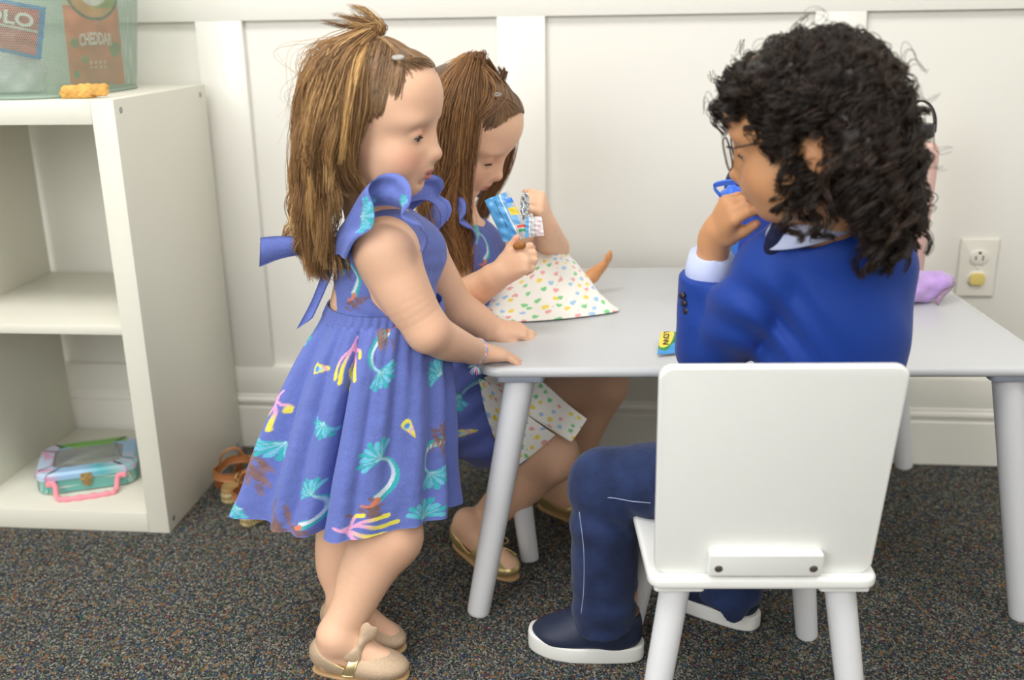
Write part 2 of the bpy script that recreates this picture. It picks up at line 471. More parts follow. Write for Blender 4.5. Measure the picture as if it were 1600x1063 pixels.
for v, w in ((.022, .752), (.352, .752), (.022, .02), (.352, .02)):
    V, F = lathe([(.0052, 0), (.0052, .0006), (.0046, .0012), (.0022, .0009), (0, -.001)], 20)
    mk('screw', [K(p[2] - .0004, v + p[0], w + p[1]) for p in V], [f[::-1] for f in F], M_screw, T)

# ------------------------------------------------------------------ play table
M_grey = mat('grey_lacquer', (203, 205, 208), .27, .5)
M_leg = mat('pale_grey_paint', (226, 227, 231), .35, .5)
M_plate = mat('grey_mount_plastic', (140, 146, 160), .4)
TYAW = -.042
TZ = .415
def TB(x, y, z):
    c, s = math.cos(TYAW), math.sin(TYAW); return (-.051 + c * x - s * y, 1.347 + s * x + c * y, z)
TWID, TDEP = .812, .60
T = thing('play_table', 'low grey childrens table with rounded edge and four splayed pale legs', 'table', TB(.4, .3, 0))
V, F = slab(rrect(0, TWID, 0, TDEP, .035, 8), TZ - .0155, TZ, .0072, 5, f=TB); mk('tabletop', V, F, M_grey, T, auto=40)
for sx, sy in ((0, 0), (1, 0), (0, 1), (1, 1)):
    x = .062 if sx == 0 else TWID - .062; y = .032 if sy == 0 else TDEP - .045
    ox = -1 if sx == 0 else 1; oy = -1 if sy == 0 else 1
    V, F = slab(rrect(x - .034, x + .034, y - .028, y + .028, .008), TZ - .0225, TZ - .0145, .001, 2, f=TB); mk('leg_plate', V, F, M_plate, T, auto=40)
    top = np.array(TB(x, y, TZ - .021)); bot = np.array(TB(x + ox * .072, y + oy * .0, 0)) if sy == 0 else np.array(TB(x + ox * .072, y + .02, 0))
    dd = bot - top
    P = [top, top + dd * .5, top + dd * .985, top + dd * .996, bot]
    mk('leg', *tube(P, [.0215, .0198, .0178, .0172, .0155], 28), M_leg, T, auto=50)

# ------------------------------------------------------------------ chairs
M_white = mat('white_lacquer', (240, 241, 238), .33, .5)
M_dkscrew = mat('screw_zinc', (105, 98, 92), .45, metal=.5)
def chair(label, ox, oy, yaw, sz=.25):
    "local frame: +y is where the sitter faces; origin at the middle of the rear seat edge"
    c, s = math.cos(yaw), math.sin(yaw)
    def f(x, y, z): return (ox + c * x - s * y, oy + s * x + c * y, z)
    T = thing('kids_chair', label, 'chair', f(0, .13, 0), 'white kids chairs at the play table')
    w = .135
    # seat with tapered plan
    o = [(-w + .004, 0.0), (w - .004, 0), (w + .006, .27), (-w - .006, .27)]
    pts = []
    for i, q in enumerate(rrect(-w, w, 0, .265, .018, 6)): pts.append((q[0] * (1 + .05 * q[1] / .27), q[1]))
    V, F = slab(pts, sz - .016, sz, .0055, 4, f=f); mk('seat', V, F, M_white, T, auto=40)
    # back panel, leaning rearwards
    bz0, bz1 = sz - .001, .526
    def fb(x, z, d):
        lean = -.155 * (z - sz); xs = x * (1 + .05 * (z - sz) / .28)
        return f(xs, .012 + lean + d, z)
    o = rrect(-.128, .128, bz0, bz1, .016, 7)
    V, F = slab(o, 0, .014, .004, 4, f=lambda x, z, d: fb(x, z, d)); mk('backrest', V, F, M_white, T, auto=40)
    V, F = slab(rrect(-.066, .066, sz + .004, sz + .036, .003, 3), -.014, .0005, .0025, 3, f=lambda x, z, d: fb(x, z, d)); cl = mk('back_cleat', V, F, M_white, T, auto=40)
    for sx in (-.055, .055):
        V, F = lathe([(.0048, 0), (.0048, .0008), (.004, .0016), (0, .0010)], 16)
        mk('screw', [fb(sx + p[0], sz + .016 + p[1], -.0138 - p[2]) for p in V], [q[::-1] for q in F], M_dkscrew, cl)
    for sx, sy in ((-1, 0), (1, 0), (-1, 1), (1, 1)):
        x = sx * .098; y = .034 if sy == 0 else .232
        V, F = slab(rrect(x - .03, x + .03, y - .027, y + .027, .005), sz - .022, sz - .0155, .001, 2, f=f); mk('leg_block', V, F, M_white, T, auto=40)
        top = np.array(f(x, y, sz - .019)); bot = np.array(f(x + sx * .034, y + (-.025 if sy == 0 else .025), 0)); dd = bot - top
        mk('leg', *tube([top, top + dd * .5, top + dd * .98, top + dd * .995, bot], [.0185, .0175, .016, .0155, .014], 24), M_leg, T, auto=50)
    return T, f
BCH, BF = chair('white chair with plain back panel in front of the table', .293, 1.052, -.03)
GCH, GF = chair('white chair under the person in patterned dress at the left table end', -.235, 1.665, -1.55, .235)
# ------------------------------------------------------------------ people: shared builders
M_hair_br = mat('brown_hair', vcol=True, rough=.42, spec=.45)
M_eye = mat('eye_white', (235, 232, 228), .15, .6)
M_iris = mat('iris', (70, 50, 36), .1, .6); M_lash = mat('lash', (48, 34, 28), .6)
def skinmat(name): return mat(name, vcol=True, rough=.46, spec=.35, sss=.12, sssr=(.012, .004, .002), bump=[(420, .03, .0006)])
M_skin1 = skinmat('fair_skin'); M_skin2 = skinmat('warm_skin'); M_skin3 = skinmat('tan_skin')

def head_sdf(S, O, R, s, chin=1.0, lid=0.0, mouth=0.0, ears=True):
    u = .01 * s
    def P(x, y, z): return O + R @ (np.array([x, y, z]) * u)
    def E(c, r, k=1.2, op='u', rr=None): S.ell(P(*c), np.array(r) * u, R if rr is None else R @ rr, k * u, op)
    E((-1.0, 0, 3.2), (8.0, 6.7, 6.7)); E((2.9, 0, 3.9), (5.2, 5.6, 5.2), 2.5)
    E((1.6, 0, -2.0), (5.4, 5.2, 5.8), 2.5)
    E((4.2, 0, -3.2), (3.2, 3.9, 3.9), 2.2)
    for y in (-1, 1):
        E((3.9, y * 3.0, -3.3), (2.5, 2.1, 2.5), 2.0)                 # cheek
        E((4.3, y * 3.1, 1.6), (2.9, 2.1, 1.2), 1.6)                    # brow
    E((4.7, 0, -6.5), (1.9, 2.2, 1.5), 2.2)                           # chin
    E((2.2, 0, -6.2), (3.4, 3.6, 1.9), 2.5)
    for y in (-1, 1): E((7.9, y * 2.75, -.05), (1.45, 1.7, .95), 1.6, 's')   # socket
    S.cap(P(6.8, 0, .7), P(8.0, 0, -2.2), .55 * u, .75 * u, 1.4 * u)
    E((8.15, 0, -2.45), (.95, .85, .8), .7)
    for y in (-1, 1): E((7.35, y * .85, -2.75), (.75, .55, .55), .5)
    for y in (-1, 1): E((7.75, y * .45, -3.25), (.35, .22, .22), .2, 's')
    E((7.0, 0, -4.1), (.85, 2.0, 1.2), 1.2)
    E((7.55, 0, -4.62), (.62, 1.35, .36), .35); E((7.3, 0, -5.45), (.66, 1.15, .45), .35)
    E((7.95, 0, -5.02), (.55, 1.4, .12), .15, 's')
    E((7.2, 0, -6.2), (.8, 1.6, .25), .6, 's')
    for y in (-1, 1):                                                  # eyeball mound and lids
        E((5.75, y * 2.75, -.05), (1.42, 1.42, 1.25), .35)
        E((6.95, y * 2.75, -.42 - lid), (.75, 1.12, .34 - .12 * lid), .12, 's')
    if ears:
        for y in (-1, 1):
            rr = rot('Z', y * -22) @ rot('Y', -8)
            E((-1.5, y * 6.15, -1.2), (1.7, .62, 2.7), .5, 'u', rr)
            E((-1.0, y * 6.75, -1.0), (.95, .45, 1.7), .35, 's', rr)
            E((-.5, y * 6.1, -1.6), (.5, .5, .6), .4)
    return P
def eyes(parent, P, R, s, lid=0.0, lookdown=0.25):
    u = .01 * s
    for y in (-1, 1):
        c = P(5.85, y * 2.75, -.15)
        g = lathe([(0, -1.12)] + [(1.12 * math.sin(a), -1.12 * math.cos(a)) for a in np.linspace(.2, math.pi - .2, 12)] + [(0, 1.12)], 20)
        e = mk('eye', g[0] * u + c, g[1], M_eye, parent)
        d = R @ np.array([math.cos(lookdown), -.05 * y, -math.sin(lookdown)])
        q = np.array(Vector((0, 0, 1)).rotation_difference(Vector(d)).to_matrix())
        V, F = lathe([(.66, .92), (.62, 1.0), (.3, 1.13), (0, 1.16)], 18)
        mk('iris', (V * u) @ q.T + c, F, M_iris, e)
        pts = []
        for t in np.linspace(-1, 1, 9):
            pts.append(P(7.16 - .75 * t * t - .0, y * (2.75 + 1.08 * t), -.16 - .22 * (t * t) - lid * .9))
        V, F = tube(pts, [.03 * u] + [.09 * u] * 7 + [.03 * u], 6); mk('eyelashes', V, F, M_lash, parent)
def brows(P, col, name, parent, u, z=1.95):
    r = np.random.default_rng(3)
    for y in (-1, 1):
        g = G()
        for i in range(70):
            t = r.random(); a = P(7.45 - .95 * t * t * 1.6 + .1, y * (1.5 + 2.7 * t), z + .45 * math.sin(t * 2.4) - .2 + r.normal() * .1)
            b = a + (P(0, y * .55, .1) - P(0, 0, 0)) * (.5 + .5 * r.random())
            g.add(*tube([a, (a + b) / 2, b], [.022 * u, .02 * u, .006 * u], 3, cap=False), c=np.array(col))
        mkg('eyebrow', g, M_hair_br, parent)
def hand_sdf(S, wr, X, Z, thumb=1, L=.10, curl=(20, 25, 15), tc=(25, 20), spread=6, k=.003, rw=None, curls=None, thumb_dir=None):
    "wr wrist point; X towards the fingers; Z out of the back of the hand; thumb=+1 on the Z x X side"
    X = np.array(X, float); X /= np.linalg.norm(X); Z = np.array(Z, float); Z -= X * (Z @ X); Z /= np.linalg.norm(Z)
    Y = np.cross(Z, X) * thumb
    q = L / .10
    def P(x, y, z): return wr + (X * x + Y * y + Z * z) * q
    S.cap(wr - X * .012 * q, P(.006, 0, 0), (rw or .0135 * q), .0135 * q, .012)
    S.ell(P(.026, 0, -.001), np.array([.030, .0225, .0125]) * q, np.column_stack([X, Y, Z]), .010)
    S.ell(P(.018, .012, -.004), np.array([.018, .011, .011]) * q, np.column_stack([X, Y, Z]), .008)
    tips = []
    for i, (y, ln, r) in enumerate(((.0165, .041, .0058), (.0058, .046, .0060), (-.0050, .043, .0057), (-.0150, .034, .0052))):
        a = P(.012, y * .5, .002); b = P(.047 - .0012 * (i == 3) * 4, y, .001)
        S.cap(a, b, .0085 * q, .0068 * q, .006)
        cu = curls[i] if curls else curl
        ang = 0; sp = math.radians(spread * (1.5 - i)); p = b
        seg = (ln * .45, ln * .32, ln * .25)
        for j in range(3):
            ang += math.radians(cu[j])
            d = (X * math.cos(sp) + Y * math.sin(sp)) * math.cos(ang) - Z * math.sin(ang)
            p2 = p + d * seg[j] * q
            S.cap(p, p2, r * q * (1 - .07 * j), r * q * (1 - .07 * (j + 1)), k if j == 0 else .002); p = p2
        tips.append(p)
    a = P(.012, .017, -.005); td = thumb_dir or (.70, .62, -.25)
    d = X * td[0] + Y * td[1] + Z * td[2]; d /= np.linalg.norm(d)
    b = a + d * .022 * q; S.cap(P(.004, .008, -.003), a, .0095 * q, .0085 * q, .008); S.cap(a, b, .0082 * q, .0068 * q, .005)
    d2 = d * math.cos(math.radians(tc[0])) + (X * .8 - Y * .4 - Z * .3) * math.sin(math.radians(tc[0])); d2 /= np.linalg.norm(d2)
    c = b + d2 * .020 * q; S.cap(b, c, .0067 * q, .0056 * q, .002)
    return tips, c
def ramp(x, a, b): return np.clip((x - a) / (b - a), 0, 1)
def skin_col(V, base, P=None, s=1.0, R=None, O=None, lips=(196, 112, 104), cheek=(226, 150, 128), blush=.5, extra=()):
    base = np.array(lin(base)); C = np.tile(base, (len(V), 1))
    if P is not None:
        Lc = ((V - O) @ R) / (.01 * s)
        def blob(c, r, col, w):
            nonlocal C
            d = np.sqrt((((Lc - np.array(c)) / np.array(r)) ** 2).sum(1)); m = (np.clip(1.25 - d, 0, 1) ** 1.0 * w)[:, None].clip(0, 1)
            C = C * (1 - m) + np.array(lin(col)) * m
        for y in (-1, 1):
            blob((6.0, y * 3.6, -3.2), (2.8, 2.4, 2.2), cheek, blush)
            blob((-1.5, y * 6.6, -1.2), (2, 1.2, 3), cheek, blush * .8)
            blob((7, y * 2.75, .3), (1.2, 1.7, .8), cheek, .45)
        blob((8.4, 0, -2.6), (1, 1.1, .8), cheek, blush)
        blob((7.85, 0, -4.72), (.85, 1.55, .42), lips, 2.2); blob((7.75, 0, -5.4), (.85, 1.3, .5), lips, 2.2)
    for (c, r, col, w) in extra:
        d = np.linalg.norm(V - np.array(c), axis=1) / r; m = (np.clip(1.3 - d, 0, 1) * w)[:, None].clip(0, 1)
        C = C * (1 - m) + np.array(lin(col)) * m
    return C

# strands
def strands(guides, n, seed, w=.0006, thick=.006, clump=.6, nclump=18, m=16, cols=None, wave=0, wavef=3, frizz=.0015, colf=None, tipspread=1.0, streak=.5, ends=.25):
    """hair between neighbouring guide polylines; returns V, F, C. cols: list of sRGB picked per clump"""
    r = np.random.default_rng(seed)
    Gd = np.array([crv(g, m) for g in guides]); k = len(Gd)
    uc = np.sort(r.random(nclump)) ; 
    u = r.random(n); cl = np.abs(u[:, None] - uc[None]).argmin(1)
    def samp(u):
        f = np.clip(u, 0, 1) * (k - 1); i = np.minimum(f.astype(int), k - 2) if k > 1 else np.zeros(len(u), int); t = (f - i)[:, None, None]
        return Gd[i] * (1 - t) + Gd[i + 1] * t if k > 1 else Gd[np.zeros(len(u), int)]
    P = samp(u); Q = samp(uc[cl])
    T = np.linspace(0, 1, m)
    a = (clump * T ** .8)[None, :, None]
    P = P * (1 - a) + Q * a
    off = r.normal(size=(n, 1, 3)) * thick * (.35 + .65 * np.sin(np.clip(T * 1.3 + .12, 0, 1) * math.pi * .9))[None, :, None]
    coff = r.normal(size=(nclump, 1, 3))[cl] * thick * .6 * (T[None, :, None])
    P = P + off * (1 - a * .55) * tipspread + coff
    ph = r.random((n, 3)) * 6.28; fr = 1 + 3 * r.random((n, 3))
    P = P + frizz * np.sin(ph[:, None, :] + fr[:, None, :] * T[None, :, None] * 6.28) * T[None, :, None]
    if wave:
        phc = r.random(nclump)[cl] * 6.28; fc = wavef * (.7 + .6 * r.random(nclump))[cl]
        d = np.gradient(P, axis=1); d /= np.linalg.norm(d, axis=2)[:, :, None] + 1e-9
        n1 = np.cross(d, [0, .2, 1.]); n1 /= np.linalg.norm(n1, axis=2)[:, :, None] + 1e-9; n2 = np.cross(d, n1)
        an = phc[:, None] + fc[:, None] * T[None] * 6.28
        amp = wave * np.clip(T * 1.5, 0, 1)[None] * np.ones((n, 1))
        P = P + (np.cos(an) * amp)[:, :, None] * n1 + (np.sin(an) * amp)[:, :, None] * n2
    L = 1 - ends * r.random(n) ** 2        # shorten some strands
    for_t = (T[None] * L[:, None]) * (m - 1); i = np.minimum(for_t.astype(int), m - 2); t = (for_t - i)[:, :, None]
    I = np.arange(n)[:, None]; P = P[I, i] * (1 - t) + P[I, i + 1] * t
    if cols is None: cols = [(120, 84, 56)]
    cc = np.array([lin(c) for c in cols]); ci = r.integers(0, len(cc), nclump)[cl]; ci2 = r.integers(0, len(cc), n)
    C = cc[ci] * (1 - streak) + cc[ci2] * streak; C = C * (1 + .16 * r.normal(size=(n, 1))).clip(.5, 1.6)
    CC = np.repeat(C[:, None], m, 1)
    if colf is not None: CC = colf(CC, T)
    return tubes3(P, w, T, CC)
def tubes3(P, w, T, CC):
    n, m = P.shape[:2]
    d = np.gradient(P, axis=1); d /= np.linalg.norm(d, axis=2)[:, :, None] + 1e-9
    ref = np.array([.3, -.9, .25]); n1 = np.cross(d, ref); n1 /= np.linalg.norm(n1, axis=2)[:, :, None] + 1e-9; n2 = np.cross(d, n1)
    rad = (w * (1.0 - .75 * T ** 2))[None, :, None]
    R3 = [P + rad * (math.cos(a) * n1 + math.sin(a) * n2) for a in (0, 2.094, 4.189)]
    V = np.stack(R3, 2).reshape(-1, 3); C = np.repeat(CC[:, :, None], 3, 2).reshape(-1, 3)
    i, j, k = np.meshgrid(np.arange(n), np.arange(m - 1), np.arange(3), indexing='ij')
    a = (i * m + j) * 3; k2 = (k + 1) % 3
    F = np.stack([a + k, a + k2, a + 3 + k2, a + 3 + k], -1).reshape(-1, 4)
    return V, F, C
class HairG:
    def __init__(s): s.V = []; s.F = []; s.C = []; s.n = 0
    def add(s, V, F, C):
        s.V.append(V); s.F.append(np.asarray(F) + s.n); s.C.append(C); s.n += len(V)
    def mk(s, name, mat_, parent, **k):
        return mk(name, np.concatenate(s.V), np.concatenate(s.F), mat_, parent, col=np.concatenate(s.C), **k)
def comber(P, R, O, s, C0=(0, 0, 3), els=(((-1.0, 0, 3.2), (8.0, 6.7, 6.7)), ((2.9, 0, 3.9), (5.2, 5.6, 5.2)))):
    "returns f(local points, lift) -> world points lying on the skull along their direction"
    C0 = np.array(C0, float)
    def f(q, lift):
        d = np.array(q, float) - C0; d /= np.linalg.norm(d, axis=-1, keepdims=True); best = np.zeros(d.shape[:-1])
        for c, r in els:
            c = np.array(c); r = np.array(r); o = (C0 - c) / r; dd = d / r
            A = (dd ** 2).sum(-1); B = (o * dd).sum(-1); Q = (o ** 2).sum() - 1
            best = np.maximum(best, (-B + np.sqrt(np.maximum(B * B - A * Q, 0))) / A)
        return O + ((C0 + d * (best + lift)[..., None]) * .01 * s) @ R.T
    return f
def combed(H, f, starts, ends, n, seed, cols, lift=(.45, .85), w=.00045, m=12, jit=.25, sag=0):
    "hair combed flat over the skull from a hairline curve to a gathering point (or curve)"
    r = np.random.default_rng(seed); A = crv(starts, 60); B = crv(ends, 60) if len(ends) > 1 else np.tile(np.array(ends, float), (60, 1))
    u = np.sort(r.random(n)); i = (u * 59).astype(int); T = np.linspace(0, 1, m)
    a = A[i] + r.normal(size=(n, 3)) * jit * .7; b = B[i] + r.normal(size=(n, 3)) * jit * .25
    q = a[:, None] * (1 - T[None, :, None]) + b[:, None] * T[None, :, None]
    l = lift[0] + (lift[1] - lift[0]) * r.random(n)[:, None] * np.sin(np.clip(T * 1.1 + .02, 0, 1) * math.pi / 2)[None]
    Pw = f(q, l); cc = np.array([lin(c) for c in cols]); cl = (u * 40).astype(int) * 7 % len(cc)
    C = cc[cl] * .5 + cc[r.integers(0, len(cc), n)] * .5; C = C * (1 + .15 * r.normal(size=(n, 1))).clip(.5, 1.5)
    H.add(*tubes3(Pw, w, T * .7, np.repeat(C[:, None], m, 1)))
def px(*pts): return [at(*p) for p in pts]

# painted cloth: colour on a dense surface given by (s, t) in metres
def seg_d(S, T, P):
    "distance of points to a polyline, and position 0..1 along it"
    best = np.full(S.shape, 9.); pos = np.zeros(S.shape); n = len(P) - 1
    for i in range(n):
        ax, ay = P[i]; bx, by = P[i + 1]; dx, dy = bx - ax, by - ay; L = dx * dx + dy * dy + 1e-12
        t = np.clip(((S - ax) * dx + (T - ay) * dy) / L, 0, 1); d = np.hypot(S - ax - t * dx, T - ay - t * dy)
        m = d < best; best = np.where(m, d, best); pos = np.where(m, (i + t) / n, pos)
    return best, pos
def stroke(C, S, T, P, w0, w1, c0, c1, a=1.0, soft=.0006):
    P = crv(P, 12) if len(P) > 2 else np.array(P, float)
    lo = P.min(0) - .02; hi = P.max(0) + .02
    M_ = (S > lo[0]) & (S < hi[0]) & (T > lo[1]) & (T < hi[1])
    if not M_.any(): return
    s, t = S[M_], T[M_]; d, p = seg_d(s, t, P)
    w = w0 + (w1 - w0) * p; k = np.clip((w - d) / soft + .5, 0, 1) * a
    c0 = np.array(lin(c0)); c1 = np.array(lin(c1)); q = c0 + (c1 - c0) * np.clip((p[:, None] - .35) * 3, 0, 1)
    C[M_] = C[M_] * (1 - k[:, None]) + q * k[:, None]
def local(s0, t0, ang, sc):
    a = math.radians(ang); c, s = math.cos(a) * sc, math.sin(a) * sc
    return lambda pts: [(s0 + x * c - y * s, t0 + x * s + y * c) for x, y in pts]
TEAL, PALE, BROWN, ORANGE, PINK, YELL, SKYB = (64, 178, 186), (176, 212, 232), (128, 98, 92), (216, 132, 104), (232, 168, 208), (238, 226, 92), (84, 150, 226)
def m_coral(C, S, T, s0, t0, ang=0, sc=1):
    L = local(s0, t0, ang, sc)
    for b in ([(0, .03), (-.004, .01), (-.008, -.012), (-.006, -.034)], [(0, .02), (.006, .0), (.004, -.02), (.012, -.044)], [(.0, .012), (.012, .0), (.016, -.014), (.021, -.028)], [(-.002, .016), (-.014, .0), (-.017, -.016), (-.015, -.028)], [(.003, .012), (.016, .012), (.02, .004)]):
        stroke(C, S, T, L(b), .0018 * sc, .0034 * sc, PINK, YELL)
def m_shell(C, S, T, s0, t0, ang=0, sc=1):
    L = local(s0, t0, ang, sc)
    stroke(C, S, T, L([(-.009, .002), (.002, 0), (.014, -.003)]), .0078 * sc, .0012 * sc, YELL, YELL)
    stroke(C, S, T, L([(-.006, .001), (0, 0)]), .0045 * sc, .002 * sc, SKYB, PALE)
    stroke(C, S, T, L([(.002, .004), (.006, -.004)]), .0012 * sc, .0012 * sc, PINK, PINK)
def m_fan(C, S, T, s0, t0, ang=0, sc=1):
    L = local(s0, t0, ang, sc)
    for k in range(9):
        a = math.radians(-62 + k * 15.5); r = .026 + .004 * (k % 2)
        stroke(C, S, T, L([(0, 0), (math.sin(a) * r * .55, math.cos(a) * r * .5), (math.sin(a * 1.15) * r, math.cos(a * 1.15) * r)]), .0014 * sc, .0034 * sc, TEAL, TEAL if k % 2 else (104, 196, 218))
    for k in range(5):
        a = math.radians(-50 + k * 25); r = .023
        stroke(C, S, T, L([(0, 0), (math.sin(a) * r, math.cos(a) * r)]), .0006 * sc, .0009 * sc, PALE, (150, 190, 232))
def m_tail(C, S, T, s0, t0, ang=0, sc=1, flip=1):
    "teal curling sea-creature tail with a fan at one end, a brown weed blot at the other"
    L0 = local(s0, t0, ang, sc); L = lambda p: L0([(flip * x, y) for x, y in p])
    body = [(.004, -.036), (.02, -.024), (.026, -.006), (.018, .012), (.004, .02)]
    stroke(C, S, T, L(body), .0078 * sc, .0022 * sc, TEAL, TEAL)
    stroke(C, S, T, L([(x - .003, y + .001) for x, y in body]), .0036 * sc, .0012 * sc, (214, 226, 240), PALE)
    r = np.random.default_rng(int(abs(s0 * 1e4)) + 1)
    for k in range(16):
        x, y = -.004 + r.normal() * .009, -.052 + r.normal() * .006
        stroke(C, S, T, L([(x, y), (x + .009 + r.random() * .006, y - .003 + r.normal() * .004)]), .0026 * sc, .0008 * sc, BROWN, BROWN, .8)
    stroke(C, S, T, L([(.002, -.04), (-.004, -.045)]), .0048 * sc, .003 * sc, ORANGE, ORANGE)
    stroke(C, S, T, L([(-.008, -.046), (-.016, -.044)]), .002 * sc, .0012 * sc, ORANGE, ORANGE)
    p = L([(.003, .02)])[0]; m_fan(C, S, T, p[0], p[1], ang + 55 * flip, sc * .95)
def m_weed(C, S, T, s0, t0, ang=0, sc=1):
    L = local(s0, t0, ang, sc); r = np.random.default_rng(int(abs(s0 * 1e4)) + 5)
    for k in range(26):
        x, y = r.normal() * .008, r.normal() * .013
        stroke(C, S, T, L([(x, y + .008), (x + r.normal() * .002, y - .008)]), .0022 * sc, .0012 * sc, BROWN, (150, 116, 104), .7)
MOT = dict(coral=m_coral, shell=m_shell, fan=m_fan, tail=m_tail, weed=m_weed)
BLUE = (106, 121, 194)
def paint(C, S, T, motifs, avoid=True, seed=0, ext=None, n=0):
    for mo in motifs:
        kw = mo[5] if len(mo) > 5 else {}
        MOT[mo[0]](C, S, T, mo[1], mo[2], mo[3], mo[4], **kw)
    if n:
        r = np.random.default_rng(seed); pts = [(m[1], m[2]) for m in motifs]; ks = ['tail', 'coral', 'shell', 'fan', 'weed', 'tail']
        tries = 0
        while n and tries < 900:
            tries += 1; s = r.uniform(ext[0], ext[1]); t = r.uniform(ext[2], ext[3])
            if all(math.hypot(s - a, t - b) > .078 for a, b in pts):
                pts.append((s, t)); n -= 1
                MOT[ks[tries % 6]](C, S, T, s, t, r.uniform(0, 360), 1.0)
M_dress = mat('blue_chambray_print', vcol=True, rough=.85, spec=.15, sheen=.15, bump=[(1400, .25, .0008), (38, .45, .006), (110, .25, .002)], var=(700, .13))
# ------------------------------------------------------------------ standing girl
g1 = thing('person', 'person standing at table end in blue patterned ruffled dress, long brown hair, hands on tabletop', 'person', (-.235, 1.30, 0), 'children at the play table')
O1 = at(586, 193, 1.30); R1 = frame(-13, 9, 0); s1 = 1.0
S = SDF(.0019)
P1 = head_sdf(S, O1, R1, s1)
ch = at(604, 415, 1.345)
S.cap(P1(-2.6, 0, -4), at(585, 345, 1.335), .034, .036, .02)                   # neck
S.ell(ch, (.062, .078, .085), frame(-6), .02)
S.ell(at(596, 500, 1.34), (.072, .078, .085), None, .03)
S.ell(at(575, 600, 1.34), (.070, .078, .07), None, .03)
shR, elR, wrR = at(604, 392, 1.270), at(668, 517, 1.262), at(746, 550, 1.352)
S.cap(at(606, 372, 1.31), shR, .036, .040, .02); S.chain([shR, (shR + elR) / 2 + np.array([-.004, -.002, 0]), elR], [.0400, .0355, .0275], .012)
S.chain([elR, elR * .6 + wrR * .4 + np.array([0, -.003, -.003]), wrR], [.0275, .0255, .0165], .012)
tipR = hand_sdf(S, wrR, atz(800, 551, .428) - wrR + np.array([0, 0, -.004]), (-.1, -.15, 1), 1, L=.084, curls=[(12, 8, 5)] * 4, spread=9, thumb_dir=(.8, .5, -.2), rw=.0155)
shL, elL, wrL = at(655, 390, 1.415), at(712, 480, 1.47), at(772, 515, 1.487)
S.cap(at(640, 385, 1.38), shL, .034, .036, .02); S.chain([shL, elL], [.036, .027], .012); S.chain([elL, elL * .55 + wrL * .45, wrL], [.027, .0255, .0175], .012)
hand_sdf(S, wrL, atz(826, 518, .424) - wrL, (.05, -.25, 1), -1, L=.092, curls=[(40, 55, 20), (28, 30, 25), (24, 25, 20), (30, 30, 20)], spread=4, thumb_dir=(.9, .35, -.3), rw=.017)
# legs and feet
hipR, knR, anR = at(590, 660, 1.325), at(608, 838, 1.282), at(527, 992, 1.237)
S.chain([hipR, knR], [.062, .046], .02); S.chain([knR, knR * .68 + anR * .32 + np.array([-.006, .0, 0]), knR * .3 + anR * .7, anR], [.046, .0405, .031, .0265], .012)
hipL, knL, anL = at(560, 660, 1.39), at(543, 845, 1.375), at(540, 962, 1.325)
S.chain([hipL, knL], [.062, .045], .02); S.chain([knL, knL * .68 + anL * .32 + np.array([-.008, .0, 0]), knL * .3 + anL * .7, anL], [.045, .0385, .029, .0255], .012)
feet = []
for an, toe in ((anR, (-.166, 1.222)), (anL, (-.170, 1.283))):
    a = np.array([an[0], an[1], .055]); d = np.array([toe[0] - an[0], toe[1] - an[1], 0]); d /= np.linalg.norm(d)
    tp = np.array([toe[0], toe[1], .018]); tp = tp - d * .02
    hl = np.array([an[0], an[1], .024]) - d * .012
    S.cap(an, a, .0265, .025, .01); S.cap(a, hl, .024, .022, .012); S.cap(a + d * .01, tp, .022, .0165, .014); S.cap(hl, tp, .019, .0165, .012)
    feet.append((hl, tp, d))
V, F = S.build()
C = skin_col(V, (236, 190, 160), P1, s1, R1, O1, extra=[(elR, .03, (232, 176, 148), .4), (knR, .05, (226, 168, 140), .5)] + [(t, .008, (238, 160, 140), .8) for t in tipR[0]])
body = mk('body', V, F, M_skin1, g1, col=C)
eyes(g1, P1, R1, s1, 0.12, .3); brows(P1, lin((150, 108, 78)), 'brow', g1, .01)

# hair: scalp cap, hanging lengths, bands
HC = [(122, 88, 56), (172, 130, 84), (96, 68, 44), (222, 182, 124), (144, 106, 68), (192, 150, 98)]
H = HairG()
S = SDF(.0024)
def E1(c, r): S.ell(P1(*c), np.array(r) * .01, R1, .01)
E1((-1.0, 0, 3.3), (8.35, 7.05, 7.0)); E1((2.9, 0, 4.0), (5.6, 6.05, 5.6))
def cut1(Fd, X, Y, Z):
    q = [R1[0, j] * (X - O1[0]) + R1[1, j] * (Y - O1[1]) + R1[2, j] * (Z - O1[2]) for j in range(3)]
    x, y, z = q[0] * 100, q[1] * 100, q[2] * 100
    hair = np.maximum(x - (1.7 + 2.9 * np.clip((z - 6.4) / 1.5, 0, 1)), -np.where(x > -.2, z - 2.0, z + 2.6))
    return np.maximum(Fd, hair * .007)
V, F = S.build(cut1)
Lc = ((V - O1) @ R1) * 100
Cc = np.tile(np.array(lin((104, 78, 56))), (len(V), 1))
H.add(V, F, Cc)
def sheet(gs, n, seed, **k): H.add(*strands([px(*g) for g in gs], n, seed, **k))
def mir(gs, Y0=1.30): return [[(x, y, 2 * Y0 - d + .004) for x, y, d in g] for g in gs]
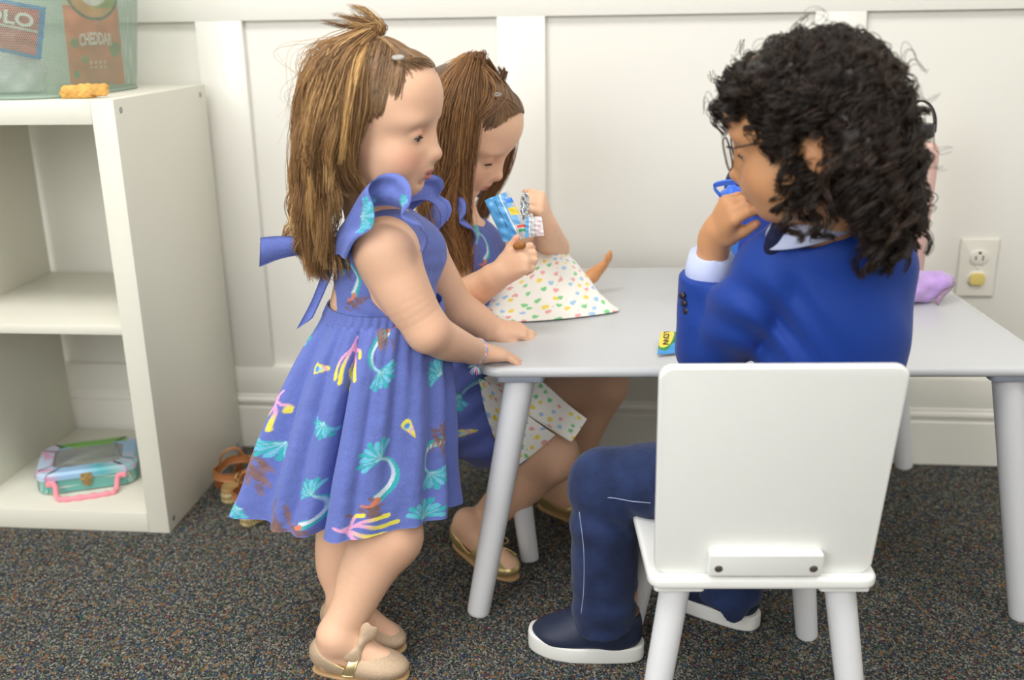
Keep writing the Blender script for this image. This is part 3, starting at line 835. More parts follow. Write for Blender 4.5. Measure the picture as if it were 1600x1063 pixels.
side = [
 [(586, 62, 1.285), (581, 108, 1.243), (579, 155, 1.232), (573, 195, 1.230), (560, 232, 1.234), (548, 262, 1.24)],
 [(582, 58, 1.285), (562, 108, 1.236), (556, 165, 1.226), (549, 215, 1.226), (556, 262, 1.234), (582, 300, 1.245)],
 [(578, 56, 1.285), (540, 100, 1.234), (524, 165, 1.226), (518, 225, 1.226), (532, 285, 1.235), (552, 300, 1.25)],
 [(574, 56, 1.285), (520, 96, 1.236), (500, 165, 1.229), (494, 240, 1.23), (506, 310, 1.238), (512, 362, 1.245)],
 [(568, 56, 1.285), (506, 96, 1.243), (484, 165, 1.24), (478, 245, 1.238), (488, 330, 1.24), (492, 418, 1.25)],
 [(562, 58, 1.29), (496, 98, 1.255), (471, 170, 1.258), (463, 255, 1.255), (462, 340, 1.255), (484, 430, 1.262)]]
side = [[(x + (-7 if i < 2 else 8 if i > 3 else 2), y, d) for x, y, d in g] for i, g in enumerate(side)]
sheet(side[0:3], 900, 1, cols=HC, nclump=16, thick=.0045, clump=.45, ends=.5, streak=.25)
sheet([[(580, 60, 1.28), (562, 105, 1.232), (549, 165, 1.221), (540, 215, 1.221), (536, 250, 1.226)], [(574, 58, 1.28), (552, 100, 1.232), (541, 165, 1.221), (534, 220, 1.221), (528, 262, 1.226)]], 170, 6, cols=[(222, 180, 120), (206, 162, 104)], nclump=3, thick=.003)
sheet(side[2:], 1700, 2, cols=HC, nclump=26, thick=.006, clump=.65, wave=.006, wavef=1.6, ends=.5, streak=.25)
back = [[(x, y, Yd) for (x, y, _), Yd in zip(side[5], (1.29 + a * .02, 1.255 + a * .5, 1.258 + a * .5, 1.255 + a * .5, 1.255 + a * .45, 1.262 + a * .4))] for a in (0, .06, .12, .18)]
sheet(back, 1500, 3, cols=HC, nclump=20, thick=.007, clump=.6, wave=.006, wavef=1.8, ends=.5, streak=.25)
sheet(mir(side[2:], 1.31), 900, 4, cols=HC, nclump=16, thick=.007, clump=.5, wave=.004)
# loose waves low at the back and a few flyaways
r5 = np.random.default_rng(5)
for i in range(16):
    x0 = 474 + i * 3.6; y1 = 330 + r5.random() * 30; d = 1.25 + .06 * r5.random()
    g = [(x0 + 8, 215, d - .01), (x0 - 8 + 8 * r5.normal(), 285, d), (x0 - 10 + 12 * r5.normal(), 345, d), (x0 - 2 + 12 * r5.normal(), 395, d), (x0 + 22 + 10 * r5.normal(), 425 + 18 * r5.random(), d + .01)]
    sheet([g, [(a + 5, b, c) for a, b, c in g]], 42, 50 + i, cols=HC, nclump=2, thick=.0035, clump=.5, wave=.009, wavef=1.5 + .5 * r5.random(), m=26)
for i in range(26):
    g = [(575, 62, 1.29), (500 + 30 * r5.normal(), 72 + 12 * r5.random(), 1.27), (466 + 12 * r5.normal(), 130 + 30 * r5.random(), 1.26), (458 + 10 * r5.normal(), 190 + 40 * r5.random(), 1.26)]
    sheet([g, g], 2, 90 + i, cols=HC, nclump=1, thick=.004, w=.0003, frizz=.004)
# tuft above the crown band
for i, tip in enumerate([(545, 10), (520, 22), (556, 6), (500, 34), (572, 16), (535, 30), (590, 40), (548, 20)]):
    g = [(584, 62, 1.295), (592, 40, 1.29), ((tip[0] + 590) / 2, tip[1] + 8, 1.29), (tip[0], tip[1], 1.288)]
    sheet([g, [(a + 3, b + 3, c + .006) for a, b, c in g]], 46, 130 + i, cols=HC[:4], nclump=2, thick=.0035, w=.0005)
f1 = comber(P1, R1, O1, s1)
def loc1(X, Y, D): return tuple(((at(X, Y, D) - O1) @ R1) * 100)
CM = [(112, 84, 60), (150, 114, 80), (86, 64, 46), (176, 140, 98)]
tie1 = loc1(626, 92, 1.25); crown = loc1(587, 62, 1.29)
for sy in (-1, 1):
    t_ = (tie1[0], tie1[1] * -sy, tie1[2]); 
    hl_ = [loc1(665, 106, 1.29), loc1(645, 106, 1.258), loc1(626, 113, 1.245), loc1(618, 135, 1.236), loc1(612, 157, 1.232)]
    hl_ = [(a, b * -sy, c) for a, b, c in hl_]
    combed(H, f1, hl_, [t_], 560, 5 + sy, CM, jit=.5)
    combed(H, f1, [(a, b * -sy, c) for a, b, c in (loc1(606, 160, 1.232), loc1(594, 172, 1.23), loc1(580, 178, 1.228), loc1(568, 190, 1.228))], [t_, (crown[0], crown[1], crown[2])], 640, 15 + sy, CM, jit=.5)
    combed(H, f1, [t_, (t_[0] + .3, t_[1] * .7, t_[2])], [crown], 260, 25 + sy, HC, lift=(.5, .9))
combed(H, f1, [loc1(650, 104, 1.27), loc1(668, 106, 1.30), loc1(655, 100, 1.34)], [crown], 420, 40, CM)
H.mk('hair', M_hair_br, g1)
M_band = mat('clear_band', (214, 208, 200), .3, .6, trans=.4)
for k, (p, rr) in enumerate([(at(586, 58, 1.292), .0105), (at(622, 90, 1.248), .0055)]):
    a = np.linspace(0, 2 * math.pi, 20)[:-1]; V, F = tube(np.array([p + rr * np.array([math.cos(q), math.sin(q), .2 * math.sin(q)]) for q in a]), .0022, 8, closed=True); mk('hair_tie', V, F, M_band, g1)

# dress: skirt
def fold(a, seed, n=9):
    r = np.random.default_rng(seed); v = np.zeros_like(a)
    for k in range(n): f = r.integers(4, 17); v += np.sin(f * a + r.random() * 6.28) / n ** .5
    return v
lv = [(484, 508, 690), (500, 503, 694), (545, 478, 701), (600, 454, 706), (655, 434, 708), (705, 418, 709), (748, 408, 711), (783, 398, 712)]
YS = 1.335
NT, NA = 190, 620
ctrl = []
for i, (yy, x0, x1) in enumerate(lv):
    a, b = at(x0, yy, YS), at(x1, yy, YS); t = i / (len(lv) - 1)
    ctrl.append([(a[0] + b[0]) / 2, (b[0] - a[0]) / 2, .076 + .042 * t ** .8, (a[2] + b[2]) / 2])
ctrl = crv(ctrl, NT)
A = np.linspace(0, 2 * math.pi, NA, endpoint=False)
def deep(a, c, w): d = (a - c + math.pi) % (2 * math.pi) - math.pi; return np.exp(-(d / w) ** 2)
def skirt(A, ctrl, seed, yc, creases, amp=.010, topn=34, rip=.3):
    f0 = fold(A, seed); P = np.zeros((len(ctrl), len(A), 3)); nT = len(ctrl)
    for i in range(nT):
        t = i / (nT - 1); cx, ax, by, z = ctrl[i]
        m = 1 + (f0 * amp * (t ** .7) + .0022 * np.sin(topn * A + 1.5 * np.sin(A * 3)) * (1 - t) ** 2 + rip * .004 * np.sin(9 * A + 14 * t) * t) / .11
        for c, w, dp in creases: m = m - dp * deep(A, c + .05 * math.sin(t * 3), w * (.6 + .6 * t)) * min(1, t * 2.2)
        e = 1.0
        P[i, :, 0] = cx + ax * m * np.cos(A); P[i, :, 1] = yc + by * m * np.sin(A) * e; P[i, :, 2] = z + .004 * t * np.sin(3 * A + seed)
    return P
creases = [(4.40, .060, .24), (4.05, .07, .09), (4.75, .06, .05), (5.05, .12, .09), (5.6, .1, .07), (3.6, .08, .10), (1.2, .1, .1), (2.2, .1, .1)]
SK = skirt(A, ctrl, 11, YS, creases)
SKc = np.concatenate([SK, SK[:, :1]], 1)
sg = np.concatenate([A, [2 * math.pi]]) * .118
tg = np.concatenate([[0], np.cumsum(np.linalg.norm(np.diff(ctrl[:, [0, 3]], axis=0), axis=1))]) ; tg = -tg
SS, TT = np.meshgrid(sg, tg); SS = SS.ravel(); TT = TT.ravel()
Vs = SKc.reshape(-1, 3)
near = Vs[:, 1] < YS
def st_at(X, Y, V, S_, T_, mask):
    d = V - np.array([0, 0, CAM_H]); z = d @ FW; u = 800 + CAM_F * (d @ RT) / z; v = 531.5 - CAM_F * (d @ UP) / z
    i = np.argmin(np.where(mask, (u - X) ** 2 + (v - Y) ** 2, 1e9)); return S_[i], T_[i]
mot = []
for kind, X, Y, ang, sc, *kw in [('coral', 548, 560, 0, .95), ('coral', 423, 635, -18, .9), ('tail', 600, 560, 175, .9), ('tail', 590, 740, 0, 1.0), ('tail', 682, 722, 160, .85),
        ('shell', 502, 576, 15, 1.0), ('shell', 640, 670, -45, .95), ('weed', 392, 735, 20, 1.0), ('weed', 428, 820, 10, 1.15), ('tail', 480, 790, -10, .8), ('fan', 447, 690, 160, .85), ('fan', 507, 660, 160, .75), ('fan', 690, 585, 60, .8), ('weed', 600, 525, 20, .9), ('fan', 378, 795, 120, .5), ('weed', 688, 690, 0, .7)]:
    s_, t_ = st_at(X, Y, Vs, SS, TT, near); mot.append((kind, s_, t_, ang, sc))
Cd = np.tile(np.array(lin(BLUE)), (len(Vs), 1))
paint(Cd, SS, TT, mot, ext=(0.02, .70, tg[-1], -.02), n=22, seed=4)
Vt, Ft = two_sided(SKc, .0016)
dress = mk('dress', Vt, Ft, M_dress, g1, col=np.concatenate([Cd, Cd]))
# waistband
wb = []
for i, (yy, x0, x1) in enumerate([(470, 514, 690), (478, 511, 691), (487, 507, 692), (492, 506, 693)]):
    a, b = at(x0, yy, YS), at(x1, yy, YS); wb.append([(a[0] + b[0]) / 2, (b[0] - a[0]) / 2, .078, (a[2] + b[2]) / 2])
wb = crv(wb, 16); A2 = np.linspace(0, 2 * math.pi, 420); Pw = np.zeros((16, 420, 3))
for i in range(16):
    cx, ax, by, z = wb[i]; m = 1 + .012 * np.sin(A2 * 46 + np.sin(5 * A2)) * (.4 + .6 * math.sin(i / 15 * math.pi)) + .012
    Pw[i, :, 0] = cx + ax * m * np.cos(A2); Pw[i, :, 1] = YS + by * m * np.sin(A2); Pw[i, :, 2] = z
Vt, Ft = two_sided(Pw, .0016); mk('waistband', Vt, Ft, M_dress, dress, col=np.tile(np.array(lin(BLUE)), (len(Vt), 1)))
# bodice: an offset of the torso with cut neckline, armholes and open lower back
S = SDF(.0021)
S.ell(ch, (.0655, .0820, .090), frame(-6), .02); S.ell(at(596, 500, 1.34), (.0745, .0815, .085), None, .03)
S.cap(at(606, 372, 1.31), shR + np.array([0, .012, .0]), .0385, .0415, .02); S.cap(at(640, 385, 1.38), shL, .0365, .039, .02)
S.cap(at(606, 378, 1.31), at(650, 395, 1.36), .042, .042, .02)
aR = shR + np.array([.004, -.030, -.034]); aL = shL + np.array([.004, .028, -.034])
def cutb(Fd, X, Y, Z):
    zt = at(600, 326, 1.30)[2]; zb = at(600, 486, YS)[2]
    Fd = np.maximum(Fd, Z - zt + 0 * X); Fd = np.maximum(Fd, zb - Z)
    for a, r in ((aR, (.046, .034, .062)), (aL, (.046, .034, .062))):
        d = np.sqrt(((X - a[0]) / r[0]) ** 2 + ((Y - a[1]) / r[1]) ** 2 + ((Z - a[2]) / r[2]) ** 2) - 1
        Fd = np.maximum(Fd, -d * .03)
    n = at(592, 342, 1.33); d = np.sqrt(((X - n[0]) / .052) ** 2 + ((Y - 1.345) / .05) ** 2 + ((Z - zt) / .030) ** 2) - 1
    Fd = np.maximum(Fd, -d * .03)
    # opening at the lower back
    b = at(512, 470, YS); d = np.sqrt(((X - b[0]) / .030) ** 2 + ((Y - YS) / .062) ** 2 + ((Z - b[2]) / .034) ** 2) - 1
    return np.maximum(Fd, -d * .02)
V, F = S.build(cutb)
w = (np.sin(V[:, 2] * 260 + V[:, 0] * 90) * .0010)[:, None] * np.array([.3, -1, 0]) ; V = V + w
ss = np.arctan2(V[:, 1] - YS, V[:, 0] - ch[0]) * .08 + .4; tt = V[:, 2]
Cb = np.tile(np.array(lin(BLUE)), (len(V), 1)); mt = []
for kind, X, Y, ang, sc in [('tail', 545, 430, 20, .7), ('fan', 535, 335, 30, .7), ('fan', 665, 455, 200, .7), ('weed', 680, 480, 0, .5), ('fan', 640, 370, 90, .6)]:
    s_, t_ = st_at(X, Y, V, ss, tt, V[:, 1] < YS); mt.append((kind, s_, t_, ang, sc))
paint(Cb, ss, tt, mt)
mk('bodice', V, F, M_dress, dress, col=Cb)
# ruffled shoulder sleeves round each armhole
def ruffle(cpts, out, width, n=220, amp=.007, f=11, seed=0):
    c = crv(cpts, n); o = crv(out, n); o /= np.linalg.norm(o, axis=1)[:, None]
    T = np.gradient(c, axis=0); T /= np.linalg.norm(T, axis=1)[:, None]; B = np.cross(T, o)
    u = np.linspace(0, 1, n); env = np.sin(np.clip(u, 0, 1) * math.pi) ** .45; m = 18; P = np.zeros((m, n, 3))
    ph = u * f * 2 * math.pi + 1.2 * np.sin(u * 9 + seed)
    for j in range(m):
        v = j / (m - 1); w_ = width * env * v
        P[j] = c + o * (w_ * (1 - .12 * v))[:, None] + B * (amp * v * env * np.sin(ph))[:, None] + T * (.25 * amp * v * np.cos(ph * 1.0))[:, None]
    return P
inn = px((520, 402, 1.270), (524, 372, 1.262), (540, 345, 1.254), (562, 330, 1.246), (590, 322, 1.240), (615, 322, 1.238), (640, 334, 1.240), (658, 362, 1.245), (658, 394, 1.25))
out = px((540, 404, 1.240), (556, 374, 1.222), (582, 354, 1.214), (584, 322, 1.212), (576, 296, 1.218), (588, 278, 1.226), (607, 271, 1.232), (628, 275, 1.230), (641, 292, 1.220), (640, 318, 1.210), (628, 338, 1.208), (644, 350, 1.210), (658, 356, 1.216), (668, 376, 1.228), (660, 396, 1.240))
def ruffle(inn, out, n=260, m=22, b=.008):
    I_, O_ = crv(inn, n), crv(out, n); P = np.zeros((m, n, 3))
    for j in range(m):
        v = j / (m - 1); P[j] = I_ * (1 - v) + O_ * v + np.array([0, -.7, .7]) * b * math.sin(v * math.pi) + np.array([0, -.004, 0]) * math.sin(v * 9) * v
    return P
Pr = ruffle(inn, out)
Vt, Ft = two_sided(Pr, .0018)
sv = Pr.reshape(-1, 3); SR, TR = np.meshgrid(np.linspace(0, .19, Pr.shape[1]), np.linspace(0, .045, Pr.shape[0])); SR = SR.ravel(); TR = TR.ravel()
Cr = np.tile(np.array(lin(BLUE)), (len(sv), 1)); paint(Cr, SR, TR, [('fan', .035, .03, 0, .55), ('fan', .075, .016, 160, .6), ('fan', .13, .03, 120, .5)])
mk('ruffle_sleeve', Vt, Ft, M_dress, dress, col=np.concatenate([Cr, Cr]))
def flip(P): Q = np.array(P); Q[:, 1] = 2 * 1.345 - Q[:, 1]; c = Q.mean(0); Q = c + (Q - c) * .62; Q[:, 0] += .034; Q[:, 1] -= .03; Q[:, 2] -= .014; return Q
Pr = ruffle(flip(inn)[::-1], flip(out)[::-1], b=0)
Vt, Ft = two_sided(Pr, .0018)
mk('ruffle_sleeve', Vt, Ft, M_dress, dress, col=np.tile(np.array(lin(BLUE)), (len(Vt), 1)))
# bow at the back: two tails
def ribbon(pts, wid, nrm, n=40, m=10, curl=0):
    c = crv(pts, n); w_ = crv([[x] for x in wid], n)[:, 0]; N = crv(nrm, n); N /= np.linalg.norm(N, axis=1)[:, None]; P = np.zeros((m, n, 3))
    T = np.gradient(c, axis=0); T /= np.linalg.norm(T, axis=1)[:, None]; B = np.cross(T, N)
    for j in range(m):
        v = j / (m - 1) * 2 - 1; P[j] = c + N * (w_ * v / 2)[:, None] + B * (curl * w_ * (v * v - .4))[:, None]
    return P
for pts, wid, nr in (([at(515, 388, 1.31), at(480, 386, 1.30), at(440, 388, 1.295), at(406, 396, 1.29)], [.016, .022, .030, .040], [(0, -.5, 1), (0, -.3, 1), (.1, -.1, 1), (.15, -.1, 1)]),
                     ([at(514, 392, 1.31), at(512, 425, 1.305), at(498, 462, 1.30), at(477, 505, 1.30)], [.014, .016, .022, .030], [(1, 0, .2), (1, -.2, .3), (.9, -.2, .6), (.8, -.2, .6)])):
    P_ = ribbon(pts, wid, nr, curl=.22); Vt, Ft = two_sided(P_, .0018); Cq = np.tile(np.array(lin(BLUE)), (len(Vt), 1)); mk('back_tie', Vt, Ft, M_dress, dress, col=Cq)
S = SDF(.002); S.ell(at(511, 388, 1.31), (.013, .014, .016), None, 0)
V, F = S.build(); mk('bow_knot', V, F, M_dress, dress, col=np.tile(np.array(lin(BLUE)), (len(V), 1)))

# party shoes: gold glitter with strap and bow
M_glit = mat('gold_glitter', (206, 180, 152), .5, .5, metal=.25, var=(1500, .35), bump=[(1600, .6, .001)])
M_gold = mat('gold_leather', (222, 200, 150), .28, .5, metal=.75, bump=[(300, .08, .0006)])
M_gsole = mat('tan_sole', (190, 156, 112), .6)
def shoe(name, label, hl, tp, d, parent, mt, mt2, L=.142, w=.0285, hh=.046, th=.030, strap=True, group=None, mtrim=None):
    side = np.array([-d[1], d[0], 0]); Rf = np.column_stack([d, side, [0, 0, 1.]])
    org = np.array([hl[0], hl[1], 0]) - d * .028
    def P(x, y, z): return org + d * x + side * y + np.array([0, 0, z])
    S = SDF(.0014)
    S.ell(P(.034, 0, .027), (.036, w * .86, .027), Rf, .01); S.ell(P(.034, 0, .036), (.033, w * .80, .022), Rf, .01)
    S.ell(P(L * .5, 0, .020), (L * .36, w * .86, .021), Rf, .012)
    S.ell(P(L - .042, 0, .0165), (.042, w, th * .62), Rf, .014)
    def shell(Fd, X, Y, Z, inner=False):
        x = (X - org[0]) * d[0] + (Y - org[1]) * d[1]; y = (X - org[0]) * side[0] + (Y - org[1]) * side[1]; z = Z + 0 * x
        # throat opening
        top = np.where(x < .055, .040 - 0 * x, .018 + 0 * x)
        ex = (x - L * .36) / (L * .265); ey = y / (w * .80)
        dd = np.sqrt(ex ** 2 + ey ** 2 + (np.clip(z - .028, -1, 0) / .02) ** 2) - 1
        Fd = np.maximum(Fd, np.minimum(-dd * .02, 1))
        dish = .049 - .030 * np.clip((x - .012) / (L * .35), 0, 1) ** .8 + .032 * np.clip((x - L * .44) / (L * .16), 0, 1)
        Fd = np.maximum(Fd, np.where(x < L * .74, z - dish, -1))
        return np.maximum(Fd, .0045 - z)
    V, F = S.build(shell)
    o = thing(name, label, 'shoe', (org[0], org[1], 0), group) if parent is None else None
    par = o or parent
    up = mk('shoe_upper' if o else 'shoe', V, F, mt, par)
    out = []
    for a in np.linspace(0, 2 * math.pi, 40, endpoint=False):
        x = L / 2 + L / 2 * math.cos(a) * 1.0; wy = w * (.98 if x > L * .6 else .98 - .16 * math.sin(min(1, (L * .6 - x) / (L * .5)) * math.pi / 1.6)); y = wy * np.sign(math.sin(a)) * abs(math.sin(a)) ** .75
        out.append((x, y))
    V, F = slab(out, 0, .0050, .0016, 2, f=lambda x, y, z: P(x, y, z)); mk('sole', V, F, M_gsole, up if not o else par)
    return P, up, par
side_ = lambda d: np.array([-d[1], d[0], 0])
for i, (hl, tp, d) in enumerate(feet):
    P, up, par = shoe('shoe', '', hl, tp, d, g1, M_glit, M_gold)
    # rim piping
    pts = []
    for a in np.linspace(0, 2 * math.pi, 60, endpoint=False):
        x = .142 * .36 + .142 * .275 * math.cos(a); y = .0285 * .84 * math.sin(a)
        z = .0475 - .030 * min(1, max(0, (x - .012) / (.142 * .35))) ** .8 + .016 * min(1, max(0, (x - .142 * .44) / (.142 * .18))); pts.append(P(x, y, z))
    V, F = tube(pts, .0016, 6, closed=True); mk('rim_piping', V, F, M_gold, up)
    cs = [P(.060, -.0265, .012), P(.066, -.026, .026), P(.072, -.016, .041), P(.076, 0, .047), P(.076, .016, .041), P(.070, .026, .026), P(.066, .0265, .012)]
    Pm = ribbon(cs, [.017, .015, .012, .011, .012, .015, .017], [d] * 7, curl=.05); V, F = two_sided(Pm, .0022); mk('ankle_strap', V, F, M_gold, up)
    b0 = P(.078, -.012, .056)
    sd = np.array([d[0] * .42 - side_(d)[0] * -.30, d[1] * .42 - side_(d)[1] * -.30, .72]); sd /= np.linalg.norm(sd)
    S = SDF(.0013); S.ell(b0, (.006, .007, .009), None, .002)
    for sg_ in (-1, 1):
        for q in np.linspace(0, 1, 4): S.ell(b0 + sd * sg_ * (.007 + .016 * q), (.006 + .007 * q, .0045, .006 + .007 * q), None, .004)
        S.ell(b0 + sd * sg_ * .037, (.008, .006, .008), None, .003, 's')
    V, F = S.build(); mk('shoe_bow', V, F, M_glit, up)
# braided friendship bracelet
M_thr = mat('pastel_thread', vcol=True, rough=.8, bump=[(900, .5, .001)])
g = G(); ax_ = (wrR - elR); ax_ /= np.linalg.norm(ax_); n1 = np.cross(ax_, [0, 0, 1.]); n1 /= np.linalg.norm(n1); n2 = np.cross(ax_, n1); wc = wrR - ax_ * .004
PC = [(236, 150, 186), (150, 208, 220), (206, 170, 222), (245, 226, 232)]
for q in range(4):
    a = np.linspace(0, 2 * math.pi, 90, endpoint=False)
    pts = [wc + n1 * (.0172 + .0012 * math.cos(9 * t + q * 1.57)) * math.cos(t) + n2 * (.0172 + .0012 * math.cos(9 * t + q * 1.57)) * math.sin(t) + ax_ * (.0022 * math.sin(9 * t + q * 1.57)) for t in a]
    g.add(*tube(pts, .0013, 6, closed=True), c=np.array(lin(PC[q])))
kn = wc - np.array([0, 0, .019]) + np.array([0, -.006, 0])
for q in range(26):
    dr = rng.normal(size=3); dr[2] -= .6; dr /= np.linalg.norm(dr); g.add(*tube([kn, kn + dr * .007, kn + dr * .012 + np.array([0, 0, -.003])], [.0011, .001, .0005], 5), c=np.array(lin(PC[q % 4])))
o = mkg('bracelet', g, M_thr); tag(o, 'braided pastel thread bracelet around the standing child\'s wrist', 'bracelet')
# ------------------------------------------------------------------ seated girl
g2 = thing('person', 'person seated behind the standing one in matching patterned dress, looking down, opening a snack wrapper', 'person', (-.10, 1.64, 0), 'children at the play table')
O2 = at(722, 208, 1.645); R2 = frame(-18, 33, 4); s2 = 1.02
S = SDF(.0021)
P2 = head_sdf(S, O2, R2, s2, lid=.25)
ch2 = at(726, 425, 1.665)
S.cap(P2(-2.6, 0, -4), at(715, 345, 1.665), .034, .036, .02)
S.ell(ch2, (.066, .084, .090), frame(-10), .02); S.ell(at(722, 510, 1.665), (.070, .082, .085), None, .03); S.ell(at(715, 600, 1.665), (.085, .095, .060), None, .03)
shR2, elR2, wrR2 = at(700, 388, 1.590), at(690, 482, 1.555), at(782, 428, 1.50)
S.cap(at(715, 372, 1.63), shR2, .034, .036, .02); S.chain([shR2, elR2], [.036, .029], .012); S.chain([elR2, elR2 * .5 + wrR2 * .5 + np.array([0, 0, -.003]), wrR2], [.030, .0275, .0195], .012)
hx = at(838, 392, 1.475) - wrR2
tp2, th2 = hand_sdf(S, wrR2, hx, (-.25, -.75, .35), 1, L=.100, curls=[(48, 62, 40), (60, 70, 40), (66, 72, 40), (70, 70, 40)], spread=1, thumb_dir=(.75, .42, .1), tc=(12, 20), rw=.0195)
shL2, elL2, wrL2 = at(770, 395, 1.735), at(862, 388, 1.72), at(852, 352, 1.60)
S.cap(at(745, 378, 1.69), shL2, .034, .034, .02); S.chain([shL2, elL2], [.034, .029], .012); S.chain([elL2, (elL2 + wrL2) / 2, wrL2], [.028, .025, .0175], .010)
hand_sdf(S, wrL2, at(838, 300, 1.565) - wrL2, (.85, -.25, .1), -1, L=.102, curls=[(62, 78, 40), (66, 80, 42), (68, 80, 42), (66, 80, 42)], spread=1, thumb_dir=(.75, .30, -.50), tc=(10, 20), rw=.0175)
# legs
hR, kR, aR_ = at(735, 655, 1.60), at(858, 712, 1.535), at(738, 832, 1.60)
S.chain([hR, kR + np.array([-.012, .004, .004])], [.062, .044], .02); S.chain([kR, kR * .7 + aR_ * .3 + np.array([-.004, .004, -.008]), kR * .35 + aR_ * .65, aR_], [.0445, .040, .031, .024], .012)
S.ell(kR + np.array([.004, -.004, .004]), (.042, .041, .042), None, .02)
hL, kL, aL_ = at(775, 610, 1.73), at(942, 600, 1.70), at(884, 752, 1.735)
S.chain([hL, kL], [.060, .044], .02); S.chain([kL, kL * .66 + aL_ * .34 + np.array([-.006, 0, -.004]), kL * .3 + aL_ * .7, aL_], [.044, .039, .030, .024], .012)
feet2 = []
for an, hx_, tx in ((aR_, (-.098, 1.594), (.000, 1.470)), (aL_, (.055, 1.735), (.145, 1.665))):
    d = np.array([tx[0] - hx_[0], tx[1] - hx_[1], 0]); Lf = np.linalg.norm(d); d /= Lf
    hl = np.array([hx_[0], hx_[1], .026]) + d * .016; tp = np.array([tx[0], tx[1], .018]) - d * .020
    S.cap(an, hl + np.array([0, 0, .03]) + d * .012, .024, .023, .01); S.cap(hl + np.array([0, 0, .03]) + d * .012, hl, .023, .020, .012); S.cap(hl + d * .01 + np.array([0, 0, .02]), tp, .022, .015, .014); S.cap(hl, tp, .018, .015, .012)
    feet2.append((hl, tp, d))
V, F = S.build()
C = skin_col(V, (240, 194, 162), P2, s2, R2, O2, blush=.4, extra=[(kR, .045, (214, 150, 126), .45)] + [(t, .008, (240, 164, 146), .8) for t in tp2 + [th2]])
mk('body', V, F, M_skin2, g2, col=C)
eyes(g2, P2, R2, s2, .30, .5); brows(P2, lin((128, 92, 66)), 'brow', g2, .01)
HC2 = [(116, 82, 52), (152, 108, 68), (92, 64, 42), (196, 146, 92), (128, 92, 60)]
H2 = HairG(); S = SDF(.0026)
S.ell(P2(-1.1, 0, 3.3), np.array((8.35, 7.05, 7.0)) * .0102, R2, .01); S.ell(P2(2.8, 0, 4.0), np.array((5.6, 6.05, 5.6)) * .0102, R2, .01)
def cut2(Fd, X, Y, Z):
    q = [(R2[0, j] * (X - O2[0]) + R2[1, j] * (Y - O2[1]) + R2[2, j] * (Z - O2[2])) / .0102 for j in range(3)]; x, y, z = [t * 1.0 for t in q]
    hair = np.maximum(x - (3.2 + 2.0 * np.clip((z - 6.0) / 1.5, 0, 1)), -np.where(x > .6, z - 2.0, z + 2.6))
    return np.maximum(Fd, hair * .007)
V, F = S.build(cut2); H2.add(V, F, np.tile(np.array(lin((96, 70, 48))), (len(V), 1)))
f2 = comber(P2, R2, O2, s2)
def loc2(X, Y, D): return tuple(((at(X, Y, D) - O2) @ R2) / (.01 * s2))
cr2 = loc2(748, 98, 1.62); ti2 = loc2(777, 148, 1.588); tj2 = loc2(786, 118, 1.64)
CM2 = [(104, 78, 54), (140, 104, 72), (78, 56, 40), (160, 124, 86)]
for sy in (-1, 1):
    t_ = (ti2[0], ti2[1] * -sy, ti2[2])
    combed(H2, f2, [(5.9, 0, 8.2), (5.6, sy * 2.4, 7.6), (4.9, sy * 4.0, 6.2), (3.6, sy * 5.2, 4.2)], [t_], 520, 205 + sy, CM2)
    combed(H2, f2, [(3.6, sy * 5.3, 4.0), (2.2, sy * 5.8, 2.6), (1.0, sy * 6.4, .6), (.6, sy * 6.6, -1.5)], [t_, cr2], 560, 215 + sy, CM2)
    combed(H2, f2, [t_, (t_[0] + .3, t_[1] * .7, t_[2])], [cr2], 260, 225 + sy, HC2, lift=(.5, .9))
combed(H2, f2, [(5.8, -2, 8.0), (5.9, 0, 8.2), (5.8, 2, 8.0)], [tj2], 260, 240, CM2)
combed(H2, f2, [tj2, tj2], [cr2], 160, 241, CM2)
def sheet2(gs, n, seed, **k): H2.add(*strands([px(*g) for g in gs], n, seed, **k))
s2g = [
 [(746, 92, 1.61), (744, 150, 1.570), (736, 220, 1.560), (732, 290, 1.560), (734, 360, 1.56), (736, 425, 1.56)],
 [(743, 90, 1.61), (730, 150, 1.567), (722, 220, 1.558), (718, 290, 1.555), (716, 360, 1.553), (724, 428, 1.55)],
 [(741, 90, 1.61), (722, 150, 1.567), (712, 220, 1.558), (706, 290, 1.553), (702, 350, 1.55), (716, 415, 1.545)],
 [(737, 91, 1.61), (706, 148, 1.572), (692, 220, 1.565), (684, 290, 1.558), (680, 345, 1.555), (690, 400, 1.55)],
 [(732, 93, 1.615), (694, 142, 1.59), (676, 215, 1.585), (668, 285, 1.58), (664, 340, 1.575), (672, 380, 1.575)]]
sheet2(s2g[:3], 1500, 301, cols=HC2, nclump=24, thick=.006, clump=.5, ends=.35, w=.0005, frizz=.004)
sheet2(s2g[2:], 1400, 302, cols=HC2, nclump=20, thick=.007, clump=.5, ends=.35, w=.0005, wave=.003, frizz=.004)
bk = [[(x - 30 * a * (i > 0), y - 60 * a * (i == 1), d + a) for i, (x, y, d) in enumerate(s2g[4])] for a in (0, .06, .12)] + [[(738, 95, 1.65), (704, 112, 1.64), (676, 160, 1.66), (666, 230, 1.67), (660, 330, 1.67)]]
sheet2(bk, 800, 303, cols=HC2, nclump=14, thick=.009, clump=.4, wave=.004)
far = [[(762, 100, 1.66), (800, 170, 1.727), (800, 225, 1.742), (789, 270, 1.75), (768, 306, 1.75), (752, 350, 1.745)], [(750, 98, 1.66), (780, 160, 1.73), (782, 225, 1.752), (765, 285, 1.76), (745, 330, 1.76), (735, 370, 1.75)]]
sheet2(far, 700, 304, cols=HC2, nclump=10, thick=.006, clump=.4)
